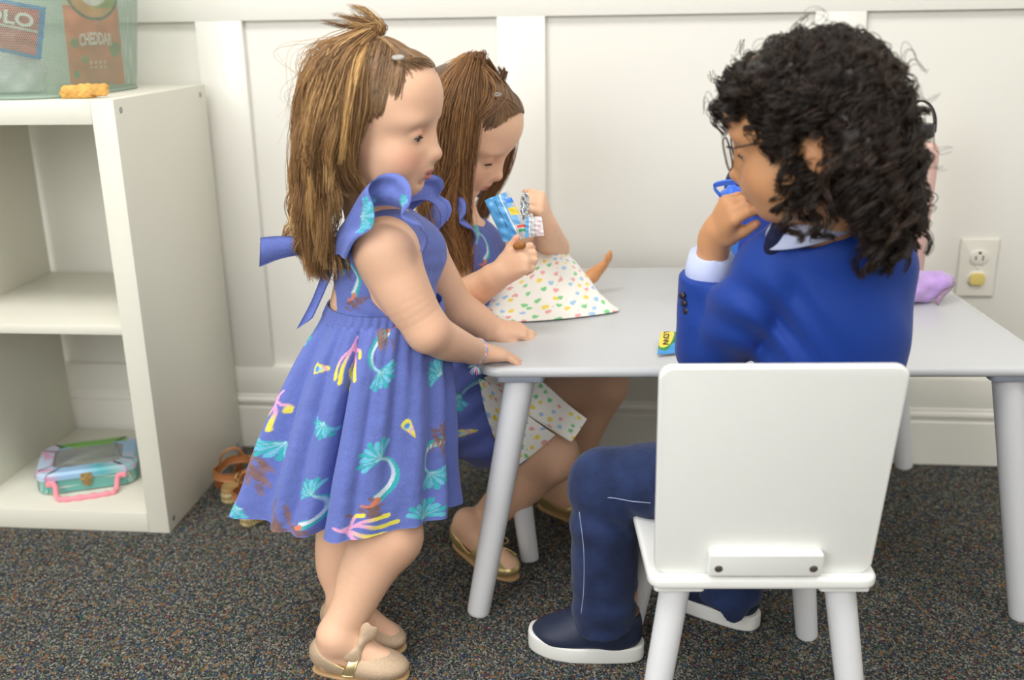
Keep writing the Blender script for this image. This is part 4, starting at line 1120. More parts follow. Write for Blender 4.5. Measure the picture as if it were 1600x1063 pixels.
for i in range(20):
    g = [(746, 92, 1.61), (725 + 28 * r5.normal(), 150, 1.57), (700 + 26 * r5.normal(), 240, 1.55), (700 + 30 * r5.normal(), 330, 1.545), (712 + 26 * r5.normal(), 420, 1.54)]
    sheet2([g, g], 6, 320 + i, cols=HC2, nclump=1, thick=.005, w=.00045, frizz=.007)
for i, tip in enumerate([(733, 96), (742, 104), (752, 92)]):
    g = [(752, 100, 1.60), (750, 88, 1.60), ((tip[0]), tip[1] - 6, 1.60), (tip[0] - 6, tip[1] + 20, 1.59)]
    sheet2([g, g], 60, 350 + i, cols=HC2, nclump=2, thick=.004)
for i in range(4):
    g = [(786, 122, 1.63), (784 + 2 * i, 114, 1.63), (780 + 4 * i, 107 + i, 1.625)]
    sheet2([g, g], 24, 360 + i, cols=CM2, nclump=2, thick=.003)
H2.mk('hair', M_hair_br, g2)
for k, (p, rr) in enumerate([(at(750, 101, 1.612), .009), (at(777, 148, 1.583), .005), (at(786, 119, 1.635), .005)]):
    a = np.linspace(0, 2 * math.pi, 20)[:-1]; V, F = tube(np.array([p + rr * np.array([math.cos(q), math.sin(q), .3 * math.sin(q)]) for q in a]), .002, 8, closed=True); mk('hair_tie', V, F, M_band, g2)
# dress: skirt draped over the lap, as a solid following hips and thighs
S = SDF(.0024)
S.ell(at(722, 510, 1.665), (.075, .087, .085), None, .03); S.ell(at(716, 590, 1.665), (.100, .108, .070), None, .03)
S.chain([hR, hR * .35 + kR * .65 + np.array([0, 0, .004])], [.072, .058], .02); S.chain([hL, hL * .35 + kL * .65], [.070, .056], .02)
S.chain([(hR + hL) / 2, hR * .25 + hL * .15 + kR * .35 + kL * .25 + np.array([0, 0, .012])], [.062, .050], .03)
# hanging cloth beside the near thigh
for a, b, r in (((735, 600, 1.56), (748, 690, 1.545), .022), ((720, 590, 1.56), (722, 660, 1.55), .024), ((768, 640, 1.55), (764, 700, 1.532), .018), ((790, 650, 1.545), (785, 690, 1.53), .014)):
    S.cap(at(*a), at(*b), r, r * .8, .03)
fr = np.random.default_rng(9)
def cutd(Fd, X, Y, Z):
    # hem: the front end of the cloth is open, above the knees
    dv = kR - hR; dv = dv / np.linalg.norm(dv); e = hR * .33 + kR * .67
    k = (X - e[0]) * dv[0] + (Y - e[1]) * dv[1] * 0 + (Z - e[2]) * dv[2] * .4
    Fd = np.maximum(Fd, k - .012)
    Fd = Fd + (.0030 * np.sin(X * 95 + 8 * Z) * np.sin(Y * 60 + Z * 30) + .0018 * np.sin(Z * 150 - X * 90))
    return np.maximum(Fd, at(720, 742, 1.54)[2] - Z)
V, F = S.build(cutd)
ss = V[:, 1] * .7 + V[:, 0] * .7; tt = V[:, 2] - .5 * V[:, 0]
BLUE_SHADED = (100, 114, 186)  # same cloth as the standing girl's dress, shade put into the base colour
Cb = np.tile(np.array(lin(BLUE_SHADED)), (len(V), 1)); mt = []
for kind, X, Y, ang, sc in [('tail', 735, 618, 60, .8), ('shell', 727, 677, -10, .9), ('coral', 895, 618, 30, .7)]:
    s_, t_ = st_at(X, Y, V, ss, tt, V[:, 1] < 1.62); mt.append((kind, s_, t_, ang, sc))
paint(Cb, ss, tt, mt)
d2 = mk('dress', V, F, M_dress, g2, col=Cb)
S = SDF(.0022)
S.ell(ch2, (.0695, .0875, .094), frame(-10), .02); S.ell(at(722, 510, 1.665), (.0735, .0855, .085), None, .03)
S.cap(at(715, 372, 1.63), shR2 + np.array([0, .012, 0]), .0375, .039, .02); S.cap(at(745, 378, 1.69), shL2, .037, .036, .02)
aR2 = shR2 + np.array([.004, -.026, -.034]); aL2 = shL2 + np.array([.012, .024, -.030])
def cutb2(Fd, X, Y, Z):
    zt = at(722, 335, 1.66)[2]; Fd = np.maximum(Fd, Z - zt + 0 * X)
    for a, r in ((aR2, (.046, .034, .062)), (aL2, (.046, .034, .058))):
        d = np.sqrt(((X - a[0]) / r[0]) ** 2 + ((Y - a[1]) / r[1]) ** 2 + ((Z - a[2]) / r[2]) ** 2) - 1; Fd = np.maximum(Fd, -d * .03)
    n = at(722, 345, 1.66); d = np.sqrt(((X - n[0]) / .048) ** 2 + ((Y - 1.665) / .048) ** 2 + ((Z - zt) / .030) ** 2) - 1
    return np.maximum(Fd, -d * .03)
V, F = S.build(cutb2)
ss = np.arctan2(V[:, 1] - 1.665, V[:, 0] - ch2[0]) * .08 + .4; tt = V[:, 2]; Cb = np.tile(np.array(lin(BLUE_SHADED)), (len(V), 1)); mt = []
for kind, X, Y, ang, sc in [('coral', 712, 395, 20, .8), ('tail', 752, 380, 0, .7), ('fan', 690, 425, 0, .6), ('shell', 735, 350, 0, .8)]:
    s_, t_ = st_at(X, Y, V, ss, tt, V[:, 1] < 1.66); mt.append((kind, s_, t_, ang, sc))
paint(Cb, ss, tt, mt); mk('bodice', V, F, M_dress, d2, col=Cb)
sh2 = shR2 - shR
def mv(P, o, f=False):
    Q = np.array(P) + o
    if f: Q[:, 1] = 2 * 1.665 - Q[:, 1]; Q[:, 0] += .035
    return Q
for f_ in (False, True):
    i_, o_ = mv(inn, sh2, f_), mv(out, sh2, f_); c0 = i_.mean(0); k_ = .6 if f_ else .85; i_ = c0 + (i_ - c0) * k_; o_ = c0 + (o_ - c0) * k_
    Pr = ruffle(i_[::-1] if f_ else i_, o_[::-1] if f_ else o_, b=0 if f_ else .008); Vt, Ft = two_sided(Pr, .0018); mk('ruffle_sleeve', Vt, Ft, M_dress, d2, col=np.tile(np.array(lin(BLUE_SHADED)), (len(Vt), 1)))
# gold ballet flats with thin bows
M_gflat = mat('gold_flat_leather', (206, 184, 128), .32, .5, metal=.6, bump=[(160, .12, .001)])
for hl, tp, d in feet2:
    P, up, par = shoe('shoe', '', hl, tp, d, g2, M_gflat, M_gflat, L=.170, w=.0285)
    Q = lambda x, y, z: P(x * .170 / .142, y, z)
    L_ = .170; pts = []
    for a in np.linspace(0, 2 * math.pi, 60, endpoint=False):
        x = L_ * .36 + L_ * .275 * math.cos(a); y = .0285 * .84 * math.sin(a); z = .0475 - .030 * min(1, max(0, (x - .012) / (L_ * .35))) ** .8 + .016 * min(1, max(0, (x - L_ * .44) / (L_ * .18))); pts.append(P(x, y, z))
    V, F = tube(pts, .0016, 6, closed=True); mk('rim_piping', V, F, M_gflat, up)
    b0 = P(L_ * .665, 0, .0375); g = G()
    for sg_ in (-1, 1):
        lp = crv([b0, P(L_ * .65, sg_ * .010, .046), P(L_ * .64, sg_ * .026, .046), P(L_ * .68, sg_ * .028, .041), P(L_ * .68, sg_ * .012, .039), b0], 30); g.add(*tube(lp, .0011, 6))
        tl = crv([b0, P(L_ * .72, sg_ * .010, .038), P(L_ * .78, sg_ * .019, .0345), P(L_ * .83, sg_ * .021, .031)], 16); g.add(*tube(tl, .0011, 6)); g.add(*tube([tl[-1], tl[-1] * 2 - tl[-3]], [.0019, .0019], 8))
    g.add(*lathe([(0, -.002), (.0025, -.0015), (.003, 0), (.0025, .0015), (0, .002)], 10, b0)); mkg('shoe_bow', g, M_gflat, up)
# ------------------------------------------------------------------ seated boy
g3 = thing('person', 'person with dark curly hair, glasses and blue blazer seated in front, hand at mouth', 'person', (.30, 1.12, 0), 'children at the play table')
O3 = at(1264, 210, 1.11); R3 = frame(157, 15, 0); s3 = 1.02
S = SDF(.0021)
P3 = head_sdf(S, O3, R3, s3, lid=.1)
neck = P3(-3.0, 0, -5)
chest = at(1302, 455, 1.175)
S.cap(neck, at(1290, 345, 1.14), .036, .040, .02); S.ell(chest, (.068, .058, .09), frame(8), .02); S.ell(at(1295, 560, 1.185), (.066, .058, .07), None, .03)
wr3 = at(1122, 362, 1.225)
hd = at(1162, 296, 1.165) - wr3
tp3, th3 = hand_sdf(S, wr3, hd, (-.55, -.62, .45), -1, L=.104, curls=[(30, 35, 25), (36, 40, 30), (52, 55, 35), (62, 60, 35)], spread=3, thumb_dir=(.85, .25, -.35), tc=(15, 20), rw=.019)
el3 = at(1112, 548, 1.262)
S.chain([at(1105, 430, 1.245), wr3], [.021, .019], .01)
S.cap((.146, 1.268, .10), (.146, 1.268, .05), .026, .026, .01); S.cap((.146, 1.268, .05), (.08, 1.28, .038), .026, .018, .01); S.cap((.328, 1.358, .10), (.328, 1.358, .05), .026, .026, .01); S.cap((.328, 1.358, .05), (.28, 1.40, .038), .026, .018, .01)
S.chain([at(1290, 400, 1.17), at(1235, 400, 1.165), at(1165, 485, 1.195), el3, at(1105, 430, 1.245)], [.03, .026, .024, .022, .020], .01)
S.chain([at(1295, 560, 1.185), at(1200, 700, 1.17), at(1050, 752, 1.23), at(945, 757, 1.27), (.146, 1.268, .10)], [.05, .034, .028, .026, .024], .01)
S.chain([at(1295, 560, 1.185), at(1235, 700, 1.18), at(1195, 755, 1.35), (.328, 1.358, .10)], [.05, .034, .026, .024], .01)
V, F = S.build()
C = skin_col(V, (204, 150, 108), P3, s3, R3, O3, lips=(178, 104, 92), cheek=(206, 140, 104), blush=.3, extra=[(t, .008, (222, 150, 126), .6) for t in tp3 + [th3]])
mk('body', V, F, M_skin3, g3, col=C)
eyes(g3, P3, R3, s3, .15, .45); brows(P3, lin((44, 32, 26)), 'brow', g3, .01)
# curly hair: a dark mass under many coiling locks
M_curl = mat('black_curly_hair', vcol=True, rough=.38, spec=.4)
S = SDF(.003); r3 = np.random.default_rng(21)
S.ell(P3(-1.2, 0, 3.1), np.array((8.4, 7.4, 7.3)) * .01, R3, .02); S.ell(P3(-5.2, 0, -2.0), np.array((4.9, 7.4, 6.4)) * .01, R3, .03); S.ell(P3(2.9, 0, 4.3), np.array((5.3, 6.1, 5.1)) * .01, R3, .02)
S.ell(P3(-5.8, 0, -7.0), np.array((4.2, 6.6, 4.6)) * .01, R3, .02)
def cut3(Fd, X, Y, Z):
    q = [(R3[0, j] * (X - O3[0]) + R3[1, j] * (Y - O3[1]) + R3[2, j] * (Z - O3[2])) * 100 for j in range(3)]; x, y, z = q
    face = np.minimum(x - (5.0 - .1 * z * (z < 0)), 4.2 - z)          # x>.. and z<..: face region
    Fd = np.maximum(Fd, np.minimum(face, 3) * .008)
    e = np.sqrt(((x + 1.2) / 1.9) ** 2 + ((np.abs(y) - 7.6) / 3.0) ** 2 + ((z + .8) / 2.2) ** 2) - 1   # ears stay clear
    Fd = np.maximum(Fd, -e * .012)
    return Fd + .0022 * np.sin(x * 2.3 + y) * np.sin(y * 2.6 + z) * np.sin(z * 2.2 + x * .7)
V, F = S.build(cut3)
Hb = HairG(); Hb.add(V, F, np.tile(np.array(lin((34, 26, 22))), (len(V), 1)))
CK = [(34, 27, 23), (48, 37, 30), (26, 21, 18), (66, 50, 40), (40, 31, 26)]
def curl_lock(root, dirn, length, rad, turns, n, seed, w=.00065, droop=.6, col=None, m=30, spread=.0022):
    r = np.random.default_rng(seed); T = np.linspace(0, 1, m); d = np.array(dirn, float); d /= np.linalg.norm(d)
    base = root + np.outer(T * length * (1 - .25 * T), d) + np.outer(T ** 1.8 * length * droop, [0, 0, -1.])
    t = np.gradient(base, axis=0); t /= np.linalg.norm(t, axis=1)[:, None]
    n1 = np.cross(t, [.31, .2, .93]); n1 /= np.linalg.norm(n1, axis=1)[:, None] + 1e-9; n2 = np.cross(t, n1)
    ph0 = r.random() * 6.28; a = ph0 + T * turns * 6.28; R_ = rad * np.clip(T * 3, 0, 1) * (1 + .35 * np.sin(T * 5 + ph0))
    c = base + (R_ * np.cos(a))[:, None] * n1 + (R_ * np.sin(a))[:, None] * n2
    off = r.normal(size=(n, 1, 3)) * spread * (.5 + .8 * np.sin(T * math.pi * .85 + .3))[None, :, None]
    P = c[None] + off + .0012 * np.sin(r.random((n, 1, 3)) * 6.28 + T[None, :, None] * 9)
    cc = np.array([lin(x) for x in CK]); C = cc[r.integers(0, len(cc), n)] * .5 + cc[r.integers(0, len(cc))] * .5
    return tubes3(P, w, T * .75, np.repeat(C[:, None], m, 1))
fh = comber(P3, R3, O3, s3, C0=(-1.5, 0, 1.5), els=(((-1.2, 0, 3.0), (7.9, 7.0, 6.8)), ((-5.2, 0, -2.0), (4.6, 7.1, 6.1)), ((2.6, 0, 4.6), (4.8, 5.8, 4.4)), ((-5.8, 0, -7.0), (3.9, 6.3, 4.3))))
cnt = 0
for i in range(1500):
    d = r3.normal(size=3); d /= np.linalg.norm(d)
    q = np.array([-1.5, 0, 1.5]) + d
    # local: x forward, z up; leave the face and the neck front free
    if d[0] > .55 and d[2] < .38: continue
    if d[2] < -.75 and d[0] > -.2: continue
    root = fh(q, -.5); lp = ((root - O3) @ R3) * 100
    if lp[0] > 5.3 and lp[2] < 4.2: continue
    if -2.6 < lp[0] < .6 and abs(lp[1]) > 5 and -2.6 < lp[2] < 1.4: continue
    out = R3 @ (d * np.array([1, 1, .8]))
    tang = np.cross(out, r3.normal(size=3)); tang /= np.linalg.norm(tang)
    low = lp[2] < 0
    dr = out * (.55 + .25 * r3.random()) + tang * .6 + np.array([0, 0, -.5 if low else -.15])
    Hb.add(*curl_lock(root, dr, .018 + .017 * r3.random(), .0045 + .0045 * r3.random(), 1.2 + 1.4 * r3.random(), 15, 1000 + i, droop=.5 + .7 * low)); cnt += 1
for i in range(70):   # stray curls that stand off the outline
    d = r3.normal(size=3); d[0] = abs(d[0]) * (1 if i % 2 else -1); d /= np.linalg.norm(d)
    if d[2] < -.5 or (d[0] > .5 and d[2] < .3): continue
    root = fh(np.array([-1.5, 0, 1.5]) + d, 0); Hb.add(*curl_lock(root, R3 @ d, .04 + .02 * r3.random(), .007, 1.5, 3, 4000 + i, w=.0004, droop=.2))
for i, (x, y, Yd) in enumerate([(1166, 130, 1.08), (1160, 152, 1.09), (1176, 118, 1.06), (1408, 150, 1.1), (1412, 250, 1.1), (1410, 290, 1.1), (1404, 325, 1.1), (1395, 355, 1.09), (1378, 345, 1.08), (1415, 335, 1.1), (1260, 340, 1.05), (1225, 325, 1.06)]):
    Hb.add(*curl_lock(at(x, y, Yd), (r3.normal() * .5 + (-.4 if x < 1200 else .4), -.2, -.5), .030, .009, 1.4, 26, 5000 + i, droop=.5, m=36, spread=.002))
Hb.mk('hair', M_curl, g3)
# glasses
M_frame = mat('dark_metal_frame', (38, 34, 34), .3, .5, metal=.6); M_lens = mat('clear_lens', (250, 250, 250), .02, .5, alpha=.12)
g = G(); gl = None
for y in (-1, 1):
    o = rrect(-2.3, 2.3, -1.7, 1.7, 1.4, 6); pts = [P3(8.35 - .10 * (abs(y * 2.9 + a)) ** 1.3 * .45, y * 2.9 + a, .15 + b) for a, b in o]
    g.add(*tube(pts, .0010, 6, closed=True))
    g.add(*tube(crv([P3(7.35, y * 5.2, .7), P3(6.6, y * 6.0, .8), P3(2, y * 6.75, .75), P3(-1.6, y * 7.0, .6), P3(-3.0, y * 6.9, -.6)], 20), .0009, 6))
g.add(*tube(crv([P3(8.3, -.65, .5), P3(8.75, 0, .7), P3(8.3, .65, .5)], 10), .0009, 6))
gl = mkg('glasses', g, M_frame); tag(gl, 'thin dark framed eyeglasses on the curly haired child', 'glasses'); gl.location = (0, 0, 0)
for y in (-1, 1):
    o = rrect(-2.3, 2.3, -1.7, 1.7, 1.4, 6); pts = [P3(8.35 - .10 * (abs(y * 2.9 + a)) ** 1.3 * .45, y * 2.9 + a, .15 + b) for a, b in o]
    mk('lens', pts + [p - np.array([-.0006 * R3[0, 0], 0, 0]) for p in pts], [tuple(range(len(pts))), tuple(range(len(pts), 2 * len(pts)))[::-1]], M_lens, gl)

# blazer
M_blazer = mat('royal_blue_wool', (24, 62, 150), .62, .25, sheen=.1, bump=[(1500, .12, .0005), (30, .25, .004)])
S = SDF(.0023)
shL3, shR3 = at(1212, 418, 1.165), at(1385, 425, 1.175)
S.ell(at(1298, 440, 1.175), (.084, .078, .075), frame(8), .03); S.ell(at(1300, 520, 1.18), (.090, .080, .085), None, .03); S.ell(at(1298, 580, 1.185), (.085, .078, .06), None, .03)
S.ell(at(1300, 385, 1.155), (.075, .058, .038), None, .03)
S.chain([at(1240, 392, 1.16), at(1212, 425, 1.165), at(1165, 485, 1.195), el3 + np.array([0, 0, .004])], [.044, .048, .047, .044], .007)
S.chain([el3, el3 * .5 + at(1108, 432, 1.245) * .5 + np.array([-.004, -.006, 0]), at(1108, 428, 1.245)], [.044, .042, .0345], .006)
S.chain([at(1350, 385, 1.16), at(1374, 425, 1.175), at(1370, 500, 1.21), at(1352, 560, 1.27)], [.042, .043, .038, .032], .02)
e1 = at(1130, 470, 1.20)
def cutj(Fd, X, Y, Z):
    c = at(1108, 428, 1.245); ax = c - el3; ax /= np.linalg.norm(ax)
    k = (X - c[0]) * ax[0] + (Y - c[1]) * ax[1] + (Z - c[2]) * ax[2]; near = np.sqrt((X - c[0]) ** 2 + (Y - c[1]) ** 2 + (Z - c[2]) ** 2) - .05
    Fd = np.maximum(Fd, np.minimum(k * 1.0, -near))
    n = at(1268, 335, 1.12); Fd = np.maximum(Fd, -(np.sqrt(((X - n[0]) / .046) ** 2 + ((Y - n[1]) / .05) ** 2 + ((Z - n[2]) / .036) ** 2) - 1) * .03)
    # creases fanning from the inner elbow and the armpit
    w1 = np.exp(-(((X - e1[0]) ** 2 + (Z - e1[2]) ** 2) / .055 ** 2)); a = np.arctan2(Z - e1[2], X - e1[0])
    p2 = at(1240, 455, 1.15); w2 = np.exp(-(((X - p2[0]) ** 2 + (Z - p2[2]) ** 2) / .06 ** 2)); a2 = np.arctan2(Z - p2[2], X - p2[0])
    w3 = np.exp(-((X - at(1175, 480, 1.2)[0]) / .055) ** 2 - ((Z - at(1175, 480, 1.2)[2]) / .065) ** 2)
    Fd = Fd + .0050 * w3 * np.sin((X * .85 + Z) * 120 + 2.0 * np.sin(X * 34 + 1)) + .0022 * np.sin((X * .7 + Z) * 62 + 2 * np.sin(X * 22) + Y * 20)
    return Fd
V, F = S.build(cutj); bz = mk('blazer', V, F, M_blazer, g3)
M_btn = mat('dark_button', (46, 44, 48), .3, .5); cc = at(1108, 428, 1.245); ax = cc - el3; ax /= np.linalg.norm(ax)
for i, (x, y) in enumerate([(1066, 462), (1069, 474), (1072, 486)]):
    p = at(x, y, 1.226); V, F = lathe([(0, -.003), (.0042, -.002), (.0046, 0), (.004, .002), (0, .0018)], 16); q = np.array(Vector((0, 0, 1)).rotation_difference(Vector((-.75, -.65, 0))).to_matrix()); mk('cuff_button', V @ q.T + p, F, M_btn, bz)
# shirt cuff, collar and tie
M_shirt = mat('pale_blue_check', (196, 206, 240), .7, .2, var=(700, .06)); M_tie = mat('navy_tie', (24, 32, 66), .6, .3)
c2 = at(1112, 400, 1.238); prof = []
V, F = tube([cc - ax * .012, cc + ax * .006, c2 + ax * .002, c2 + ax * .0055, c2 + ax * .002], [.0300, .0300, .0275, .0250, .0215], 32, cap=False); mk('shirt_cuff', V, F, M_shirt, g3)
g = G(); nk = at(1274, 334, 1.14)
A_ = np.linspace(0, 2 * math.pi, 60, endpoint=False); rings = []
for rr, dz in ((.0400, -.006), (.0395, .012), (.0415, .017), (.047, .008), (.054, -.008), (.052, -.0095), (.046, .004)):
    rings.append([nk + np.array([rr * math.cos(a) * 1.1, rr * math.sin(a) + .004, dz - .012 + .018 * math.cos(a) + .0]) for a in A_])
V = np.concatenate(rings); F = [(i * 60 + j, i * 60 + (j + 1) % 60, (i + 1) * 60 + (j + 1) % 60, (i + 1) * 60 + j) for i in range(6) for j in range(60)]
mk('shirt_collar', V, F, M_shirt, g3)
S = SDF(.002); S.cap(at(1218, 354, 1.12), at(1210, 372, 1.125), .010, .008, .004); S.cap(at(1210, 372, 1.125), at(1202, 440, 1.16), .010, .016, .004)
V, F = S.build(); mk('necktie', V, F, M_tie, g3)
# jeans
M_jean = mat('indigo_denim', (36, 50, 88), .8, .2, sheen=.15, var=(22, .35), bump=[(1300, .25, .0006), (40, .5, .006)]); M_stitch = mat('pale_stitch', (150, 160, 190), .8)
S = SDF(.0023)
h3, k3, a3 = at(1120, 770, 1.20), at(945, 757, 1.27), at(944, 968, 1.268)
S.ell(at(1180, 735, 1.16), (.12, .09, .055), None, .03)
S.chain([at(1150, 765, 1.17), at(1040, 752, 1.235), k3], [.062, .054, .048], .02)
S.chain([k3 + np.array([0, 0, .002]), k3 * .6 + a3 * .4, a3], [.0475, .0475, .0455], .015)
h4, k4, a4 = at(1230, 770, 1.18), at(1195, 760, 1.36), at(1140, 930, 1.335)
S.chain([h4, k4], [.062, .048], .02); S.chain([k4, a4], [.047, .044], .015)
def cutn(Fd, X, Y, Z):
    zz = a3[2] - .006; m = (X < .28) & (Z < .2) & (Y < 1.31)
    Fd = np.where(m, np.maximum(Fd, (zz - Z) + (X - a3[0]) * .10), Fd)
    Fd = np.where((Y > 1.30) & (X > .2), np.maximum(Fd, a4[2] - .002 - Z), Fd)
    return Fd + .0022 * np.sin(Z * 120 + X * 60 + 3 * np.sin(X * 40)) * np.exp(-((Z - k3[2] + .05) / .05) ** 2) + .0016 * np.sin(Z * 140 + Y * 50) * (Z < .12)
V, F = S.build(cutn); jn = mk('jeans', V, F, M_jean, g3)
pts = [at(x, y, Yd) for x, y, Yd in [(1030, 787, 1.186), (990, 784, 1.196), (950, 778, 1.216), (925, 786, 1.224)]]; V, F = tube(crv(pts, 24), .0007, 5); mk('seam_stitching', V, F, M_stitch, jn)
pts = [at(x, y, Yd) for x, y, Yd in [(905, 800, 1.232), (912, 860, 1.221), (912, 920, 1.221), (908, 960, 1.221)]]; V, F = tube(crv(pts, 24), .0006, 5); mk('seam_stitching', V, F, M_stitch, jn)
# sneakers
M_navy = mat('navy_leather', (34, 42, 66), .5, .4, bump=[(120, .15, .001)]); M_rub = mat('white_rubber', (228, 228, 224), .5, .4, bump=[(200, .1, .0006)]); M_tan = mat('tan_lining', (150, 96, 62), .7)
def sneaker(hx, tx, parent, L, w=.036):
    d = np.array([tx[0] - hx[0], tx[1] - hx[1], 0]); d /= np.linalg.norm(d); side = np.array([-d[1], d[0], 0]); Rf = np.column_stack([d, side, [0, 0, 1.]]); org = np.array([hx[0], hx[1], 0])
    def P(x, y, z): return org + d * x + side * y + np.array([0, 0, z])
    S = SDF(.0017); S.ell(P(.040, 0, .040), (.040, w * .86, .034), Rf, .012); S.ell(P(.040, 0, .062), (.036, w * .78, .022), Rf, .012)
    S.ell(P(L * .45, 0, .038), (L * .32, w * .88, .036), Rf, .014); S.ell(P(L - .050, 0, .026), (.048, w * .97, .026), Rf, .018)
    def c_(Fd, X, Y, Z):
        x = (X - org[0]) * d[0] + (Y - org[1]) * d[1]; y = (X - org[0]) * side[0] + (Y - org[1]) * side[1]
        o = np.sqrt(((x - .044) / .036) ** 2 + (y / (w * .72)) ** 2 + (np.clip(Z - .05, -1, 0) / .02) ** 2) - 1
        Fd = np.maximum(Fd, -o * .02); Fd = np.maximum(Fd, Z - .075 + 0 * x + .16 * np.clip(x - .04, 0, .03)); return np.maximum(Fd, .012 - Z)
    V, F = S.build(c_); up = mk('sneaker', V, F, M_navy, parent)
    out = []
    for a in np.linspace(0, 2 * math.pi, 56, endpoint=False):
        x = L / 2 + (L / 2 + .002) * math.cos(a); wy = (w + .002) * (1 if x > L * .6 else 1 - .16 * math.sin(min(1, (L * .6 - x) / (L * .5)) * math.pi / 1.6)); out.append((x, wy * np.sign(math.sin(a)) * abs(math.sin(a)) ** .7))
    def so(x, y, z):
        t = x / L; return P(x, y, z * (1 + .25 * max(0, t - .7) / .3) + (.004 * max(0, (t - .8) / .2) if z < .012 else .003 * max(0, (t - .8) / .2)))
    V, F = slab(out, 0, .024, .003, 3, f=so); mk('rubber_sole', V, F, M_rub, up)
    g = G()
    for i in range(4):
        x = L * .50 + i * .0125; z = .0785 - i * .0072
        g.add(*tube(crv([P(x - .003, -w * .52, z - .013), P(x, -w * .25, z - .003), P(x + .002, 0, z), P(x, w * .25, z - .003), P(x - .003, w * .52, z - .013)], 14), .0019, 6))
    mkg('laces', g, mat('navy_lace', (28, 34, 54), .8), up)
    V, F = tube(crv([P(.062, -w * .72, .068), P(.072, -w * .9, .045), P(.090, -w * .98, .026)], 12), .0006, 5); mk('side_stitching', V, F, M_stitch, up)
    P_ = [P(.044 + .036 * math.cos(a), w * .74 * math.sin(a), .0735 - .16 * max(0, min(.03, .036 * math.cos(a) + .004))) for a in np.linspace(0, 2 * math.pi, 40, endpoint=False)]; V, F = tube(P_, .0026, 6, closed=True); mk('collar_lining', V, F, M_tan, up)
    return up
sneaker((.182, 1.262), (.024, 1.292), g3, .165); sneaker((.362, 1.325), (.245, 1.435), g3, .165)
# ------------------------------------------------------------------ lettering helper
def text2d(s, bold=.0):
    c = bpy.data.curves.new('t', 'FONT'); c.body = s; c.size = 1; c.align_x = 'CENTER'; c.align_y = 'CENTER'; c.offset = bold; c.resolution_u = 4
    o = bpy.data.objects.new('t', c); COL.objects.link(o); bpy.context.view_layer.update()
    me = bpy.data.meshes.new_from_object(o.evaluated_get(bpy.context.evaluated_depsgraph_get()))
    V = np.array([v.co[:] for v in me.vertices]); F = [tuple(p.vertices) for p in me.polygons]
    bpy.data.objects.remove(o); bpy.data.curves.remove(c); bpy.data.meshes.remove(me)
    return V[:, :2], F
def quadmap(c):
    "c: four world corners tl, tr, br, bl -> f(u, v, lift)"
    tl, tr, br, bl = [np.array(p, float) for p in c]; N = np.cross(tr - tl, bl - tl); N /= np.linalg.norm(N)
    if N @ ((tl + br) / 2 - np.array([0, 0, CAM_H])) > 0: N = -N
    return lambda u, v, l=0, b=0: (tl * (1 - u) + tr * u) * (1 - v) + (bl * (1 - u) + br * u) * v + N * (l + b * (max(0, math.sin(math.pi * min(max(u, 0), 1))) * max(0, math.sin(math.pi * min(max(v, 0), 1)))) ** .6)
def panel(name, corners, paintf, mat_, parent=None, nu=90, nv=90, bulge=.006, th=.0012, crink=.0008, seed=0, back=None):
    f = quadmap(corners); r = np.random.default_rng(seed); ph = r.random(6) * 6
    P = np.zeros((nv, nu, 3)); C = np.zeros((nv, nu, 3))
    for j in range(nv):
        for i in range(nu):
            u, v = i / (nu - 1), j / (nu - 1) if nu == nv else j / (nv - 1)
            w = crink * (math.sin(17 * u + 9 * v + ph[0]) + math.sin(11 * u - 21 * v + ph[1]) + .7 * math.sin(29 * v + ph[2]))
            P[j, i] = f(u, v, w, bulge); C[j, i] = lin(paintf(u, v))
    V, F = two_sided(P, th); C = C.reshape(-1, 3); cb = C if back is None else np.tile(np.array(lin(back)), (len(C), 1))
    N = np.cross(P[0, -1] - P[0, 0], P[-1, 0] - P[0, 0]); 
    return mk(name, V, F, mat_, parent, col=np.concatenate([cb, C]) if False else np.concatenate([C, cb] if back is not None else [C, C])), f
def letters(s, f, u0, v0, w, h, mat_, parent, lift=.002, rot_=0, bulge=.006, bold=.02, arc=0):
    V2, F = text2d(s, bold); ext = V2.max(0) - V2.min(0); V2 = (V2 - (V2.max(0) + V2.min(0)) / 2) / ext
    a = math.radians(rot_); pts = []
    for x, y in V2:
        yy = y * h + arc * (x * x * 4 - 0); X = x * w
        uu, vv = (X, -yy) if not rot_ else (X * math.cos(a) - yy * math.sin(a), -(X * math.sin(a) + yy * math.cos(a)))
        pts.append(f(u0 + uu, v0 + vv, lift, bulge))
    return mk('lettering', pts, F, mat_, parent, smooth=False)
M_foil = mat('printed_film', vcol=True, rough=.28, spec=.5, bump=[(60, .25, .003)])
M_txtw = mat('white_print', (236, 232, 220), .5); M_txtk = mat('black_print', (20, 20, 22), .5)

